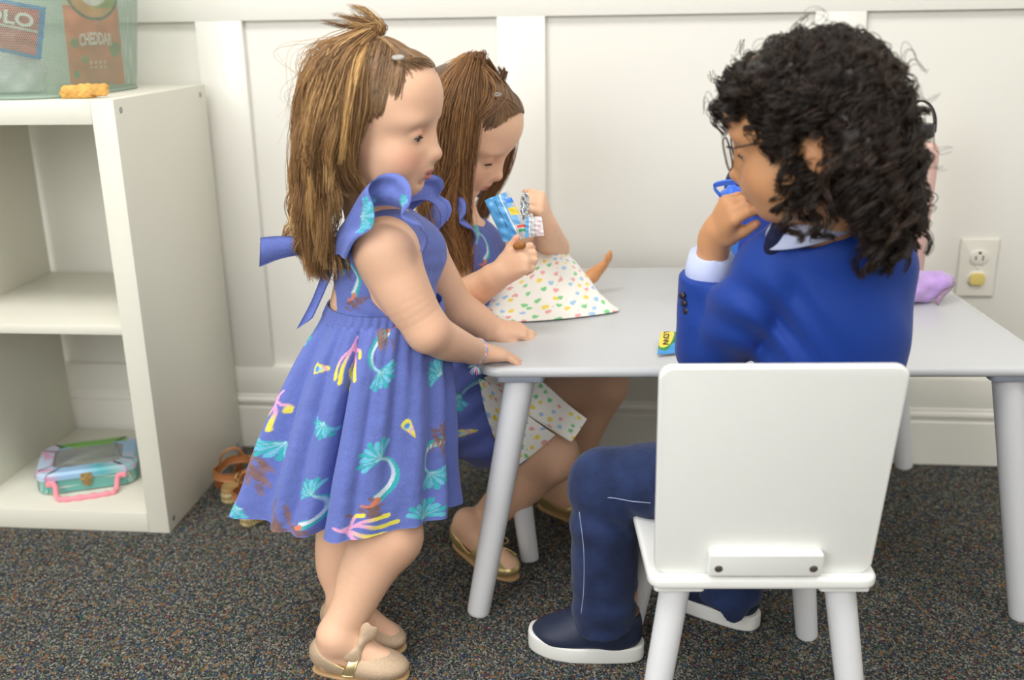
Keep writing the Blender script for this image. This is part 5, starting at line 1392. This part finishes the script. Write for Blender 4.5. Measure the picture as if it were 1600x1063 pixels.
# ------------------------------------------------------------------ mesh bin on the shelf
def mesh_mat():
    m = bpy.data.materials.new('perforated_metal'); m.use_nodes = True; nt = m.node_tree; b = nt.nodes['Principled BSDF']
    b.inputs['Base Color'].default_value = (*lin((150, 172, 156)), 1); b.inputs['Roughness'].default_value = .5; b.inputs['Specular IOR Level'].default_value = .4
    N = nt.nodes.new; L = nt.links.new
    a = N('ShaderNodeAttribute'); a.attribute_name = 'Col'; s = N('ShaderNodeSeparateXYZ'); L(a.outputs['Vector'], s.inputs[0])
    def mth(op, x, y=None):
        n = N('ShaderNodeMath'); n.operation = op
        for i, q in enumerate((x, y)):
            if q is None: continue
            if isinstance(q, (int, float)): n.inputs[i].default_value = q
            else: L(q, n.inputs[i])
        return n.outputs[0]
    pu, pv = .0030, .0052
    def lat(off):
        x = mth('SUBTRACT', mth('FRACT', mth('ADD', mth('DIVIDE', s.outputs[0], pu), off)), .5); y = mth('SUBTRACT', mth('FRACT', mth('ADD', mth('DIVIDE', s.outputs[1], pv), off)), .5)
        x = mth('MULTIPLY', x, pu); y = mth('MULTIPLY', y, pv)
        return mth('LESS_THAN', mth('SQRT', mth('ADD', mth('MULTIPLY', x, x), mth('MULTIPLY', y, y))), .00110)
    h = mth('MAXIMUM', lat(0.0), lat(.5)); L(mth('SUBTRACT', 1.0, h), b.inputs['Alpha'])
    return m
M_mesh = mesh_mat(); M_rim = mat('bin_green_paint', (140, 160, 146), .45)
T = thing('mesh_bin', 'grey green perforated mesh bin standing on top of the cube shelf', 'bin', K(-.33, .17, .77))
base = rrect(-.56, -.086, .012, .345, .095, 24); n = len(base); cb = base.mean(0)
seg_ = np.concatenate([[0], np.cumsum(np.linalg.norm(np.diff(np.vstack([base, base[:1]]), axis=0), axis=1))])
P = []; CC = []
for j in range(12):
    t = j / 11; z = .7735 + .235 * t; q = cb + (base - cb) * (1 + .115 * t + (.0 if j else -.006)); q = np.vstack([q, q[:1]])
    P.append([K(x, y, z) for x, y in q]); CC.append([(seg_[i], z, 0) for i in range(n + 1)])
P = np.array(P); V, F = grid(P); mk('mesh_wall', V, F, M_mesh, T, col=np.array(CC).reshape(-1, 3))
V, F = slab(cb + (base - cb) * .985, .7702, .7745, .001, 2, f=K); mk('base_plate', V, F, M_rim, T, auto=40)
for z, k in ((.7725, .994), (1.008, 1.116)):
    V, F = tube([K(x, y, z) for x, y in cb + (base - cb) * k], .0028, 8, closed=True); mk('rim', V, F, M_rim, T)
# bags inside the bin
def f1_(u, v):
    if v < .07 or v > .93 or u > .93: return (30, 112, 190)
    if v > .58 and u < .38: return (36, 120, 196)
    if v > .45 and v < .5 and u > .4: return (220, 210, 200)
    return (196, 36, 34)
Kc = [at(-52, -12, 1.708), at(72, 12, 1.728), at(64, 94, 1.728), at(-48, 70, 1.708)]
T = thing('snack_bag', 'red and blue snack bag inside the mesh bin, with large white letters', 'snack bag', at(10, 148, 1.72))
o, f = panel('bag_film', Kc, f1_, M_foil, T, bulge=.004, seed=1); letters('POLO', f, .47, .30, .80, .26, M_txtw, o, lift=.004, bulge=.004, bold=.03)
S = SDF(.004)
for x, y, r_ in ((25, 128, .030), (48, 120, .028), (36, 100, .028), (12, 118, .028), (50, 140, .016), (8, 143, .016), (30, 145, .018)): S.ell(at(x, y, 1.765), (r_, r_ * .8, r_ * .95), None, .02)
def cw(Fd, X, Y, Z): return np.maximum(Fd + .003 * np.sin(X * 130 + Y * 60) * np.sin(Z * 140), .776 - Z)
V, F = S.build(cw); o = mk('plastic_pack', V, F, mat('white_film', (226, 228, 226), .4, bump=[(70, .5, .004)])); tag(o, 'crumpled white plastic pack below the red and blue bag in the mesh bin', 'snack pack')
def f2_(u, v):
    d = math.hypot((u - .55) * .9, (v + .02) * 1.35)
    if d < .26: return (232, 226, 214)
    if d < .42: return (212, 150, 84) if (u < .55 or v > .2) else (150, 160, 80)
    if d < .46: return (90, 96, 80)
    if v < .16: return (216, 208, 180)
    for a, b, c in ((.12, .55, .07), (.28, .72, .06), (.12, .88, .06), (.85, .62, .11)):
        if math.hypot(u - a, (v - b) * 1.4) < c: return (132, 148, 92)
    if .34 < u < .66 and .70 < v < .82 and math.sin(u * 70) > 0 and math.sin(v * 110 + 1) > -.3: return (226, 200, 176)
    return (226, 126, 82)
Kc = [at(95, -18, 1.85), at(180, -18, 1.905), at(195, 131, 1.925), at(111, 134, 1.86)]
T = thing('snack_bag', 'orange snack bag inside the mesh bin reading CHEDDAR', 'snack bag', at(150, 136, 1.89))
o, f = panel('bag_film', Kc, f2_, M_foil, T, bulge=.012, seed=2); letters('CHEDDAR', f, .50, .50, .60, .13, M_txtw, o, lift=.0045, bulge=.012, bold=.03, arc=-.02)
# cracker in front of the bin
M_crk = mat('baked_cracker', (214, 166, 92), .75, .2, var=(60, .22), bump=[(90, .5, .003)])
S = SDF(.0014)
for a, b, r in (((102, 143), (160, 139), .0095), ((106, 150), (150, 149), .0055), ((150, 146), (163, 141), .0080)): S.cap(at(*a, 1.695), at(*b, 1.70), r, r, .006)
S.cap(at(158, 146, 1.70), at(168, 139, 1.70), .0022, .0018, .002); S.ell(at(147, 154, 1.69), (.004, .012, .006), None, .002, 's')
def cw(Fd, X, Y, Z): return np.maximum(Fd + .0012 * np.sin(X * 500) * np.sin(Z * 700) + .0022 * np.sin(X * 150 + 1) * np.sin(Z * 220 + Y * 90), .7702 - Z)
V, F = S.build(cw); o = mk('cracker', V, F, M_crk); tag(o, 'golden brown broken cracker lying on the shelf top in front of the mesh bin', 'cracker')

# ------------------------------------------------------------------ tin lunch box
M_tin = mat('bare_tin', (176, 178, 172), .3, .5, metal=.85); M_tinp = mat('printed_tin', vcol=True, rough=.3, spec=.5); M_win = mat('clear_window', (240, 244, 244), .05, .5, alpha=.16)
M_pink = mat('pink_plastic', (250, 150, 166), .35, .5); M_brass = mat('brass_clasp', (196, 172, 120), .35, metal=.8)
ty = math.radians(17.5); tc_, ts_ = math.cos(ty), math.sin(ty)
def TN(x, y, z): return (-.8945 + tc_ * x - ts_ * y, 1.7285 + ts_ * x + tc_ * y, .0395 + z)
T = thing('tin_lunch_box', 'small pastel printed tin lunch box with clear lid window and pink handle', 'lunch box', TN(.09, .07, 0))
W_, D_, H_ = .178, .150, .042
def ringband(o0, z0, o1, z1, m=2, colf=None, name='x', mt=None, parent=None):
    P_ = np.array([[TN(*(a * (1 - k / (m - 1)) + b * (k / (m - 1))), z0 + (z1 - z0) * k / (m - 1)) for a, b in zip(np.vstack([o0, o0[:1]]), np.vstack([o1, o1[:1]]))] for k in range(m)])
    return grid(P_), P_
o0 = rrect(0, W_, 0, D_, .028, 16); n = len(o0)
def dens(o, k=4): return crv(np.vstack([o, o[:1]]), len(o) * k)[:-1]
o0 = dens(o0); 
def inset(o, d): c = np.array([W_ / 2, D_ / 2]); s = np.array([(W_ - 2 * d) / W_, (D_ - 2 * d) / D_]); return c + (o - c) * s
def cf_side(x, y, z):
    r = np.random.default_rng(int(abs(x * 90) + abs(y * 70) * 31 + abs(z * 75) * 7)); c = (110, 176, 166)
    return c if r.random() > .22 else [(232, 200, 90), (230, 120, 130), (150, 190, 230), (240, 240, 235)][r.integers(4)]
def cf_lid(x, y):
    if y > D_ - .026: return (118, 176, 82) if .03 < x < W_ - .02 else (206, 200, 222)
    if x > W_ - .05 and y < .055: return (196, 188, 220) if math.sin(x * 260) * math.sin(y * 240) > 0 else (150, 196, 196)
    if .095 < x < .128 and y < .025: return (84, 178, 190)
    if x < .03: return (188, 206, 228) if math.sin(y * 210) > -.3 else (214, 160, 190)
    return (156, 194, 228)
g = G()
for (a, za, b, zb) in ((inset(o0, .004), 0, o0, .003), (o0, .003, o0, H_ - .012)):
    (V, F), P_ = ringband(a, za, b, zb, 14); Pl = np.array([[(x, y, za + (zb - za) * k / 13) for x, y in np.vstack([a, a[:1]])] for k in range(14)]).reshape(-1, 3)
    g.add(V, F, c=np.array([lin(cf_side(*q)) for q in Pl]))
body_ = mkg('tin_body', g, M_tinp, T)
V, F = slab(inset(o0, .0015), .001, .0025, .0005, 1, f=TN); mk('tin_tray', V, F, M_tin, T)
(V, F), _ = ringband(inset(o0, .0015), .002, inset(o0, .0015), H_ - .012, 3); mk('tin_lining', V, F, M_tin, T)
lo = inset(o0, -.0025); li = inset(o0, .026); zl = H_ - .013; g = G()
for (a, za, b, zb) in ((lo, zl, lo, zl + .009), (lo, zl + .009, inset(o0, .003), zl + .0135), (inset(o0, .003), zl + .0135, li, zl + .0135), (li, zl + .0135, li, zl + .0115)):
    (V, F), P_ = ringband(a, za, b, zb, 8); Pl = np.array([[a_ * (1 - k / 7) + b_ * k / 7 for a_, b_ in zip(np.vstack([a, a[:1]]), np.vstack([b, b[:1]]))] for k in range(8)]).reshape(-1, 2)
    g.add(V, F, c=np.array([lin(cf_lid(*q)) for q in Pl]))
lid_ = mkg('tin_lid', g, M_tinp, T)
V, F = slab(inset(o0, .0262), zl + .0115, zl + .0122, .0001, 1, f=TN); mk('lid_window', V, F, M_win, lid_)
hp = crv([(.030, -.003, .024), (.034, -.010, .020), (.038, -.030, .006), (.055, -.036, .004), (.089, -.037, .004), (.122, -.036, .004), (.139, -.030, .006), (.143, -.010, .020), (.147, -.003, .024)], 70)
V, F = tube([TN(*p) for p in hp], [.0048 + (.0009 * math.sin(i * 1.05) if 15 < i < 55 else 0) for i in range(70)], 12); mk('handle', V, F, M_pink, T)
for x in (.026, .151):
    S = SDF(.0015); S.bx(TN(x, -.003, .024), (.009, .004, .005), np.column_stack([(tc_, ts_, 0), (-ts_, tc_, 0), (0, 0, 1)]), .002, .001); V, F = S.build(); mk('handle_mount', V, F, M_pink, T)
g = G()
for x0, x1, z0, z1, d0, d1 in ((-.010, .010, .026, .038, -.002, -.0045), (-.008, .008, .014, .026, -.0005, -.004), (-.003, .003, .012, .034, -.004, -.008), (-.012, .012, .0255, .0275, -.003, -.0065)): g.add(*box(.089 + x0, .089 + x1, d1, d0, z0, z1, .0006, f=TN))
mkg('clasp', g, M_brass, T, auto=30)

# ------------------------------------------------------------------ espadrille sandals behind the shelf side
M_tanl = mat('tan_leather', (172, 112, 66), .45, .4, bump=[(120, .12, .001)]); M_foot = mat('footbed_leather', (198, 144, 88), .5, .35)
def jute():
    m = mat('braided_jute', (206, 186, 132), .9, .1); nt = m.node_tree; b = nt.nodes['Principled BSDF']; tc = nt.nodes.new('ShaderNodeTexCoord'); w = nt.nodes.new('ShaderNodeTexWave'); w.bands_direction = 'Z'
    w.inputs['Scale'].default_value = 26; w.inputs['Distortion'].default_value = 6; w.inputs['Detail Scale'].default_value = 8; nt.links.new(tc.outputs['Object'], w.inputs['Vector'])
    u = nt.nodes.new('ShaderNodeBump'); u.inputs['Distance'].default_value = .003; nt.links.new(w.outputs['Fac'], u.inputs['Height']); nt.links.new(u.outputs[0], b.inputs['Normal'])
    r = nt.nodes.new('ShaderNodeValToRGB'); r.color_ramp.elements[0].color = (*lin((168, 142, 92)), 1); r.color_ramp.elements[1].color = (*lin((226, 208, 160)), 1); nt.links.new(w.outputs['Fac'], r.inputs[0]); nt.links.new(r.outputs[0], b.inputs['Base Color'])
    return m
M_jute = jute(); M_brs = mat('buckle_metal', (200, 180, 130), .3, metal=.8)
def sandal(label, hx, hy, ang):
    d = np.array([math.cos(ang), math.sin(ang), 0]); sd = np.array([-d[1], d[0], 0])
    def P(x, y, z): return np.array([hx, hy, 0]) + d * x + sd * y + np.array([0, 0, z])
    T = thing('sandal', label, 'sandal', (hx, hy, 0), 'tan espadrille sandals beside the cube shelf')
    L = .15; out = []
    for a in np.linspace(0, 2 * math.pi, 48, endpoint=False):
        x = L / 2 + L / 2 * math.cos(a); wy = .030 * (1 if x > L * .55 else 1 - .18 * math.sin(min(1, (L * .55 - x) / (L * .5)) * math.pi / 1.6)); out.append((x, wy * np.sign(math.sin(a)) * abs(math.sin(a)) ** .75))
    hgt = lambda x: .038 - .016 * min(1, max(0, (x - .05) / .06))
    V, F = slab(out, 0, .024, .005, 3, f=lambda x, y, z: P(x, y, z * hgt(x) / .036)); mk('jute_sole', V, F, M_jute, T)
    V, F = slab(np.array(out) * [1, .93] + [0, 0], .0, .004, .0015, 2, f=lambda x, y, z: P(x * .98 + .001, y, z + hgt(x) * .655)); mk('footbed', V, F, M_foot, T)
    V, F = slab(np.array(out) * [1, .90], .0, .014, .0015, 2, f=lambda x, y, z: P(x * .97 + .001, y, z * .7 + hgt(x) * .60)); mk('heel_cup', V, F, mat('heel_suede', (170, 140, 88), .8), T)
    def strap(pts, w, nm, up=(0, 0, 1)):
        P_ = ribbon(pts, w, [up] * len(pts), curl=0, n=50, m=5); V, F = two_sided(P_, .0022); return mk(nm, V, F, M_tanl, T)
    zb = .028
    strap([P(.020, -.030, zb + .030), P(.004, -.022, zb + .031), P(-.004, 0, zb + .032), P(.004, .022, zb + .031), P(.020, .030, zb + .030), P(.045, .031, zb + .030), P(.066, .026, zb + .034), P(.078, 0, zb + .036), P(.066, -.026, zb + .034), P(.045, -.031, zb + .030), P(.020, -.030, zb + .030)], [.016] * 11, 'ankle_strap')
    for sy in (-1, 1): strap([P(.026, sy * .030, zb + .028), P(.028, sy * .0295, zb + .012), P(.032, sy * .028, zb - .006)], [.018, .022, .028], 'side_strap', up=d)
    strap([P(.095, -.031, .020), P(.10, -.026, .044), P(.104, 0, .054), P(.10, .026, .044), P(.095, .031, .020)], [.030] * 5, 'toe_strap', up=d)
    V, F = tube(crv([P(.006, -.026, zb + .022), P(-.001, -.028, zb + .030), P(.006, -.030, zb + .040), P(.013, -.031, zb + .030), P(.006, -.026, zb + .022)], 20), .0012, 6); mk('buckle', V, F, M_brs, T)
    V, F = tube(crv([P(.030, .028, zb + .034), P(.018, .006, zb + .072), P(.034, -.016, zb + .078), P(.052, -.026, zb + .040)], 24), .0022, 6); mk('strap_loop', V, F, M_tanl, T)
sandal('tan espadrille sandal nearest the camera beside the shelf, half hidden by the dress hem', -.497, 1.668, 1.15)
sandal('tan espadrille sandal farther back, resting against the shelf side', -.555, 1.762, 1.25)

# ------------------------------------------------------------------ heart blanket and the doll under it
M_cot = mat('heart_print_cotton', vcol=True, rough=.9, spec=.1, sheen=.1, bump=[(1200, .15, .0005)])
HEART = [(138, 214, 148), (172, 208, 240), (250, 222, 92), (244, 176, 172)]
def hearts(S_, T_, seed, pitch=.0175, size=.0033):
    r = np.random.default_rng(seed); C = np.tile(np.array(lin((250, 247, 238))), (S_.size, 1)); s0, s1, t0, t1 = S_.min(), S_.max(), T_.min(), T_.max()
    j = 0; t = t0
    while t < t1:
        s = s0 + (j % 2) * pitch / 2
        while s < s1:
            cs, ct = s + r.normal() * pitch * .16, t + r.normal() * pitch * .16; a = r.normal() * .35; col = lin(HEART[r.integers(4)]); z = size * (.85 + .3 * r.random())
            m = (np.abs(S_ - cs) < size * 1.6) & (np.abs(T_ - ct) < size * 1.6)
            if m.any():
                x, y = (S_[m] - cs) / z, (T_[m] - ct) / z; x, y = x * math.cos(a) - y * math.sin(a), x * math.sin(a) + y * math.cos(a)
                ins = ((x * x + y * y - 1) ** 3 - x * x * y ** 3) < 0; idx = np.where(m)[0][ins]; C[idx] = col
            if r.random() < .4:
                ds, dt = cs + r.normal() * .006, ct + .009; m = np.hypot(S_ - ds, T_ - dt) < .0008; C[m] = col
            s += pitch
        t += pitch * .8; j += 1
    return C
def bigrid(ctrl, n, m):
    "ctrl: rows of world points -> dense Catmull-Rom surface"
    A = np.array([crv(row, m) for row in ctrl]); return np.stack([crv(A[:, j], n) for j in range(m)], 1)
def st_of(P):
    s = np.concatenate([[0], np.cumsum(np.linalg.norm(np.diff(P[P.shape[0] // 2], axis=0), axis=1))]); t = np.concatenate([[0], np.cumsum(np.linalg.norm(np.diff(P[:, P.shape[1] // 2], axis=0), axis=1))])
    return [q.ravel() for q in np.meshgrid(s, t)]
TBL = thing('blanket', 'white blanket printed with small pastel hearts, draped over a doll on the table and lap', 'blanket', (0, 1.62, .416))
zt = TZ + .003
r0 = [atz(x, y, zt) for x, y in ((748, 497), (775, 505), (806, 503), (845, 501), (900, 496), (962, 487))]
def row(pts, dy): return [at(x, y, r0[i][1] + dy) for i, (x, y) in enumerate(pts)]
rows = [r0, row([(747, 484), (775, 485), (808, 484), (850, 478), (898, 472), (938, 462)], .022),
        row([(752, 466), (780, 462), (815, 455), (850, 447), (888, 440), (920, 438)], .045),
        row([(770, 440), (796, 432), (822, 424), (850, 415), (880, 411), (907, 420)], .070),
        row([(790, 418), (806, 410), (826, 402), (850, 396), (872, 397), (892, 405)], .095),
        row([(800, 416), (812, 408), (830, 401), (850, 396), (870, 397), (888, 404)], .120)]
last = [np.array([p[0] - .01, p[1] + .035, zt]) for p in rows[-1]]; rows.append(last)
for i, rw in enumerate(rows[1:-1], 1):   # right flank falls back to the table
    e = rw[-1]; rw.append(np.array([e[0] + .004, e[1] + .035, max(zt, e[2] - .05)]))
rows[0].append(rows[0][-1] + np.array([.004, .03, 0])); rows[-1].append(rows[-1][-1] + np.array([.02, .02, 0]))
P = bigrid(rows, 170, 260); P[:, :, 2] = np.maximum(P[:, :, 2], zt)
sg, tg_ = st_of(P); fo = (.0016 * np.sin(P[:, :, 0] * 110 + P[:, :, 1] * 60) + .0012 * np.sin(P[:, :, 0] * 60 - P[:, :, 1] * 140)) * np.clip((P[:, :, 2] - zt) * 60, 0, 1); P[:, :, 2] += fo
C = hearts(sg, tg_, 3); V, F = two_sided(P, .0014); mk('draped_cloth', V, F, M_cot, TBL, col=np.concatenate([C, C]))
up_ = [[at(757, 590, 1.515), at(788, 612, 1.508), at(822, 644, 1.500), at(858, 668, 1.490), at(893, 690, 1.487)],
       [at(778, 582, 1.530), at(805, 598, 1.523), at(838, 626, 1.512), at(872, 652, 1.500), at(905, 674, 1.494)],
       [at(800, 574, 1.545), at(826, 582, 1.538), at(856, 604, 1.526), at(887, 632, 1.516), at(917, 655, 1.508)]]
P = bigrid(up_, 70, 150); sg, tg_ = st_of(P); C = hearts(sg, tg_, 8); V, F = two_sided(P, .0014); mk('lap_flap', V, F, M_cot, TBL, col=np.concatenate([C, C]))
hp_ = [up_[0][i] + np.array([0, -.0012, .0]) for i in range(5)]; V, F = tube(crv(hp_, 60), .0012, 6); mk('hem_roll', V, F, mat('cotton_hem', (246, 242, 230), .9), TBL)
lw = [[at(748, 592, 1.520), at(758, 640, 1.512), at(776, 690, 1.500), at(809, 728, 1.486)],
      [at(776, 600, 1.516), at(794, 640, 1.506), at(816, 676, 1.494), at(838, 706, 1.484)],
      [at(800, 616, 1.512), at(822, 646, 1.504), at(845, 664, 1.495), at(868, 680, 1.486)]]
P = bigrid(lw, 80, 130); sg, tg_ = st_of(P); C = hearts(sg, tg_, 12); V, F = two_sided(P, .0014); mk('lap_flap', V, F, M_cot, TBL, col=np.concatenate([C, C]))
S = SDF(.0014)
S.ell(at(848, 425, 1.70) - np.array([0, 0, .012]), (.040, .030, .016), None, .01)
ha = at(900, 440, 1.72); ha[2] = .432; hb = at(926, 430, 1.735); S.chain([ha - np.array([.04, .0, 0]), ha, hb], [.013, .0125, .0105], .01)
hand_sdf(S, at(930, 427, 1.735), at(951, 406, 1.735) - at(930, 427, 1.735), (.55, -.5, -.6), -1, L=.052, curl=(12, 18, 12), spread=6, rw=.0102, k=.0015, thumb_dir=(.65, .75, -.1))
V, F = S.build(lambda Fd, X, Y, Z: np.maximum(Fd, TZ + .001 - Z)); o = mk('doll', V, F, mat('doll_vinyl', (222, 158, 104), .5, sss=.08)); tag(o, 'tan vinyl doll under the heart blanket, one arm and hand sticking out', 'doll')

# ------------------------------------------------------------------ snack wrapper pieces and bite
def fw(u, v):
    if .60 < u < .64: return (236, 238, 240)
    if u > .64:
        for a, b, c in ((.14, .24, (40, 130, 226)), (.34, .50, (232, 206, 50)), (.72, .78, (214, 66, 50)), (.80, .86, (40, 150, 90))):
            if a < v < b and u > .72: return c
        return (188, 194, 196) if u > .9 or v > .7 else (120, 180, 232)
    if .36 < u < .41 and .1 < v < .72 and math.sin(v * 160) > -.4: return (40, 70, 110)
    if .50 < u < .53 and .45 < v < .95 and math.sin(v * 190) > -.2: return (50, 80, 120)
    return (88, 166, 228)
W1 = [at(757, 313, 1.535), at(794, 299, 1.53), at(830, 371, 1.50), at(787, 378, 1.505)]
T = thing('snack_wrapper', 'torn light blue and silver snack wrapper held by the seated child', 'wrapper', at(815, 377, 1.51))
Kq = [W1[0], W1[1], W1[2], W1[3]]
panel('wrapper_film', Kq, fw, M_foil, T, nu=80, nv=100, bulge=.008, th=.0006, crink=.0006, seed=5)
def fw2(u, v):
    if u < .22: return (110, 178, 234)
    if u < .30 or u > .92: return (240, 240, 242)
    if u < .62: return (70, 74, 80) if math.sin(u * 150) > .55 else (236, 236, 238)
    return (226, 150, 160) if math.sin(u * 120 + v * 60) > .5 else (240, 238, 240)
panel('wrapper_film', [at(822, 340, 1.505), at(846, 338, 1.50), at(850, 368, 1.495), at(820, 371, 1.50)], fw2, M_foil, T, nu=70, nv=50, bulge=.003, th=.0006, crink=.0003, seed=6)
M_silver = mat('foil_silver', (200, 204, 206), .2, .5, metal=.8, bump=[(220, .9, .004)])
panel('foil_inside', [at(815, 302, 1.545), at(825, 300, 1.54), at(829, 345, 1.51), at(813, 352, 1.515)], lambda u, v: (200, 200, 200), M_silver, T, nu=24, nv=60, bulge=.002, crink=.0016, seed=7)
S = SDF(.0015); S.cap(at(807, 385, 1.484), at(816, 383, 1.482), .0058, .0062, .003); V, F = S.build(); o = mk('snack_bite', V, F, mat('amber_snack', (168, 112, 50), .35, sss=.2, var=(120, .25))); tag(o, 'small amber brown snack piece pinched in the seated child\'s fist', 'snack')

# ------------------------------------------------------------------ flat sweet wrapper on the table
def fl(u, v):
    x, y = (u - .13) / .21, (v - .15) / .74
    d = math.hypot(x, y)
    if v < .9 and d < .86: return (236, 214, 72)
    if v < .93 and d < 1.0: return (40, 140, 66)
    if .42 < u < .46 and .08 < v < .58 and math.sin(v * 130) > -.5: return (226, 234, 226)
    if u > .28 and u < .60 and v < .66: return (28, 112, 60)
    return (62, 150, 218)
zt2 = TZ + .004
LC = [atz(1033, 519, zt2 + .012), atz(1098, 517, zt2 + .012), atz(1108, 548, zt2), atz(1027, 555, zt2)]
T = thing('sweet_wrapper', 'small blue, green and yellow sweet wrapper reading LOW on the grey table', 'wrapper', atz(1050, 540, TZ))
o, f = panel('wrapper_film', LC, fl, M_foil, T, bulge=.006, crink=.0003, seed=9, back=(228, 230, 230)); letters('LOW', f, .135, .40, .66, .13, M_txtk, o, lift=.0018, rot_=-90, bulge=.006, bold=.008)


# ------------------------------------------------------------------ backpack and water bottle behind the front child
M_bag = mat('navy_nylon', (26, 38, 92), .6, .4, bump=[(700, .2, .0006), (25, .3, .006)])
S = SDF(.003)
S.ell(at(1225, 330, 1.70) - np.array([0, 0, .02]), (.085, .055, .125), frame(0), .02); S.ell(at(1240, 400, 1.70), (.088, .062, .06), None, .02); S.ell(at(1160, 318, 1.67), (.036, .035, .088), frame(0, 10), .02)
def cbag(Fd, X, Y, Z): return np.maximum(Fd + .003 * np.sin(Z * 70 + X * 30), TZ + .001 - Z)
V, F = S.build(cbag); BP = thing('backpack', 'navy blue backpack with mesh side pocket standing on the table', 'backpack', at(1225, 440, 1.70)); mk('pack_body', V, F, M_bag, BP)
M_net = mat('blue_netting', (52, 78, 178), .6, .3, alpha=.62, var=(900, .35))
P = bigrid([[at(1142, 330, 1.60), at(1170, 335, 1.56), at(1205, 340, 1.58), at(1235, 345, 1.63)], [at(1140, 390, 1.60), at(1170, 395, 1.555), at(1205, 400, 1.575), at(1240, 405, 1.63)], [at(1148, 440, 1.61), at(1175, 442, 1.575), at(1205, 445, 1.59), at(1238, 446, 1.63)]], 40, 50); V, F = two_sided(P, .001); mk('mesh_pocket', V, F, M_net, BP)
M_bl = mat('translucent_blue', (70, 130, 226), .15, .5, alpha=.75); M_bb = mat('bright_blue_plastic', (64, 122, 240), .3, .5); M_or = mat('orange_plastic', (242, 96, 44), .35, .5)
bc = at(1178, 440, 1.62); bc[2] = TZ + .004; bt = at(1145, 306, 1.585); ax = bt - bc; Lb = np.linalg.norm(ax); ax /= Lb
qR = np.array(Vector((0, 0, 1)).rotation_difference(Vector(ax)).to_matrix())
WB = thing('water_bottle', 'translucent blue water bottle with orange collar and bright blue carry loop in the backpack pocket', 'bottle', bc)
def lb(prof): V, F = lathe(prof, 32); return V @ qR.T + bc, F
mk('bottle_body', *lb([(0, 0), (.024, 0), (.027, .004), (.027, Lb - .035), (.020, Lb - .018), (0, Lb - .018)]), M_bl, WB)
mk('collar', *lb([(.0, Lb - .022), (.022, Lb - .020), (.0235, Lb - .016), (.0235, Lb - .004), (.021, Lb - .001), (0, Lb)]), M_or, WB)
mk('lid', *lb([(.0, Lb - .004), (.019, Lb - .002), (.019, Lb + .008), (.010, Lb + .012), (.006, Lb + .017), (0, Lb + .018)]), M_bb, WB)
t0 = bc + ax * (Lb + .004); rx = np.array([1., 0, 0]); P_ = ribbon([t0 + rx * -.021 + np.array([0, -.012, -.002]), t0 + rx * -.028 + ax * .016 + np.array([0, -.014, 0]), t0 + ax * .022 + np.array([0, -.016, 0]), t0 + rx * .028 + ax * .020 + np.array([0, -.006, 0]), t0 + rx * .020 + np.array([0, 0, -.002])], [.008, .009, .010, .009, .008], [ax + np.array([0, -.5, 0])] * 5, curl=0)
V, F = two_sided(P_, .0028); mk('carry_loop', V, F, M_bb, WB)

# ------------------------------------------------------------------ tall pink tumbler
PB = np.array([.694, 1.745, TZ]); M_pb = mat('blush_enamel', (236, 196, 186), .45, .4); M_blk = mat('black_plastic', (34, 32, 34), .4, .5); M_st = mat('brushed_steel', (190, 190, 180), .3, metal=.9)
T = thing('tumbler', 'tall blush pink insulated bottle with black loop lid on the table behind dark curls', 'bottle', PB)
mk('bottle_body', *lathe([(0, .0005), (.031, .0005), (.033, .003), (.0385, .225), (.0385, .238), (.035, .252), (.027, .258), (0, .258)], 40, PB), M_pb, T)
mk('neck_ring', *lathe([(.0235, .256), (.0235, .267), (0, .267)], 32, PB), M_st, T)
mk('lid', *lathe([(.0, .266), (.0265, .266), (.0275, .268), (.0275, .286), (.026, .288), (0, .288)], 36, PB), M_blk, T)
for p_, r_ in (((-.006, -.012, .292), (.008, .008, .008)), ((.0275, 0, .277), (.004, .005, .008)), ((-.0275, 0, .277), (.004, .005, .008))):
    S = SDF(.0012); S.ell(PB + np.array(p_), r_, None, .002); V, F = S.build(); mk('lid_knob', V, F, M_blk, T)
a = np.linspace(-.12, math.pi + .12, 30); hp_ = [PB + np.array([.029 * math.cos(q), 0, .280 + .046 * math.sin(q)]) for q in a]
P_ = ribbon(hp_[::4] + [hp_[-1]], [.009] * (len(hp_[::4]) + 1), [(0, 1, 0)] * (len(hp_[::4]) + 1), n=50, m=5); V, F = two_sided(P_, .0034); mk('carry_handle', V, F, M_blk, T)
# purple plush
M_pl = mat('lilac_plush', (196, 160, 226), .95, .1, sheen=.6, var=(60, .12), bump=[(500, .8, .002), (70, .5, .004)]); M_hem = mat('plush_seam', (160, 130, 156), .95, sheen=.4, var=(300, .3), bump=[(500, .9, .002)])
S = SDF(.002); pz = atz(1435, 476, TZ)
S.ell(pz + np.array([.0, .03, .020]), (.040, .034, .022), None, .01); S.ell(at(1462, 440, 1.66), (.026, .028, .016), frame(0, -15), .012); S.cap(at(1440, 436, 1.66), at(1482, 438, 1.67), .014, .010, .010); S.ell(at(1415, 450, 1.65), (.034, .03, .026), None, .012)
S.ell(at(1447, 458, 1.655), (.018, .018, .014), None, .01); S.ell(at(1425, 438, 1.62), (.012, .008, .004), frame(0, 30), .006, 's')
V, F = S.build(lambda Fd, X, Y, Z: np.maximum(Fd + .0016 * np.sin(X * 160) * np.sin(Z * 190 + Y * 60), TZ + .0008 - Z)); PL = thing('plush_toy', 'soft lilac plush toy lying on the right end of the table', 'plush toy', pz); mk('plush_body', V, F, M_pl, PL)
V, F = tube(crv([at(1464, 475, 1.628), at(1470, 464, 1.632), at(1482, 452, 1.642), at(1490, 442, 1.655)], 20), [.0042] * 20, 8); mk('seam_edge', V, F, M_hem, PL)
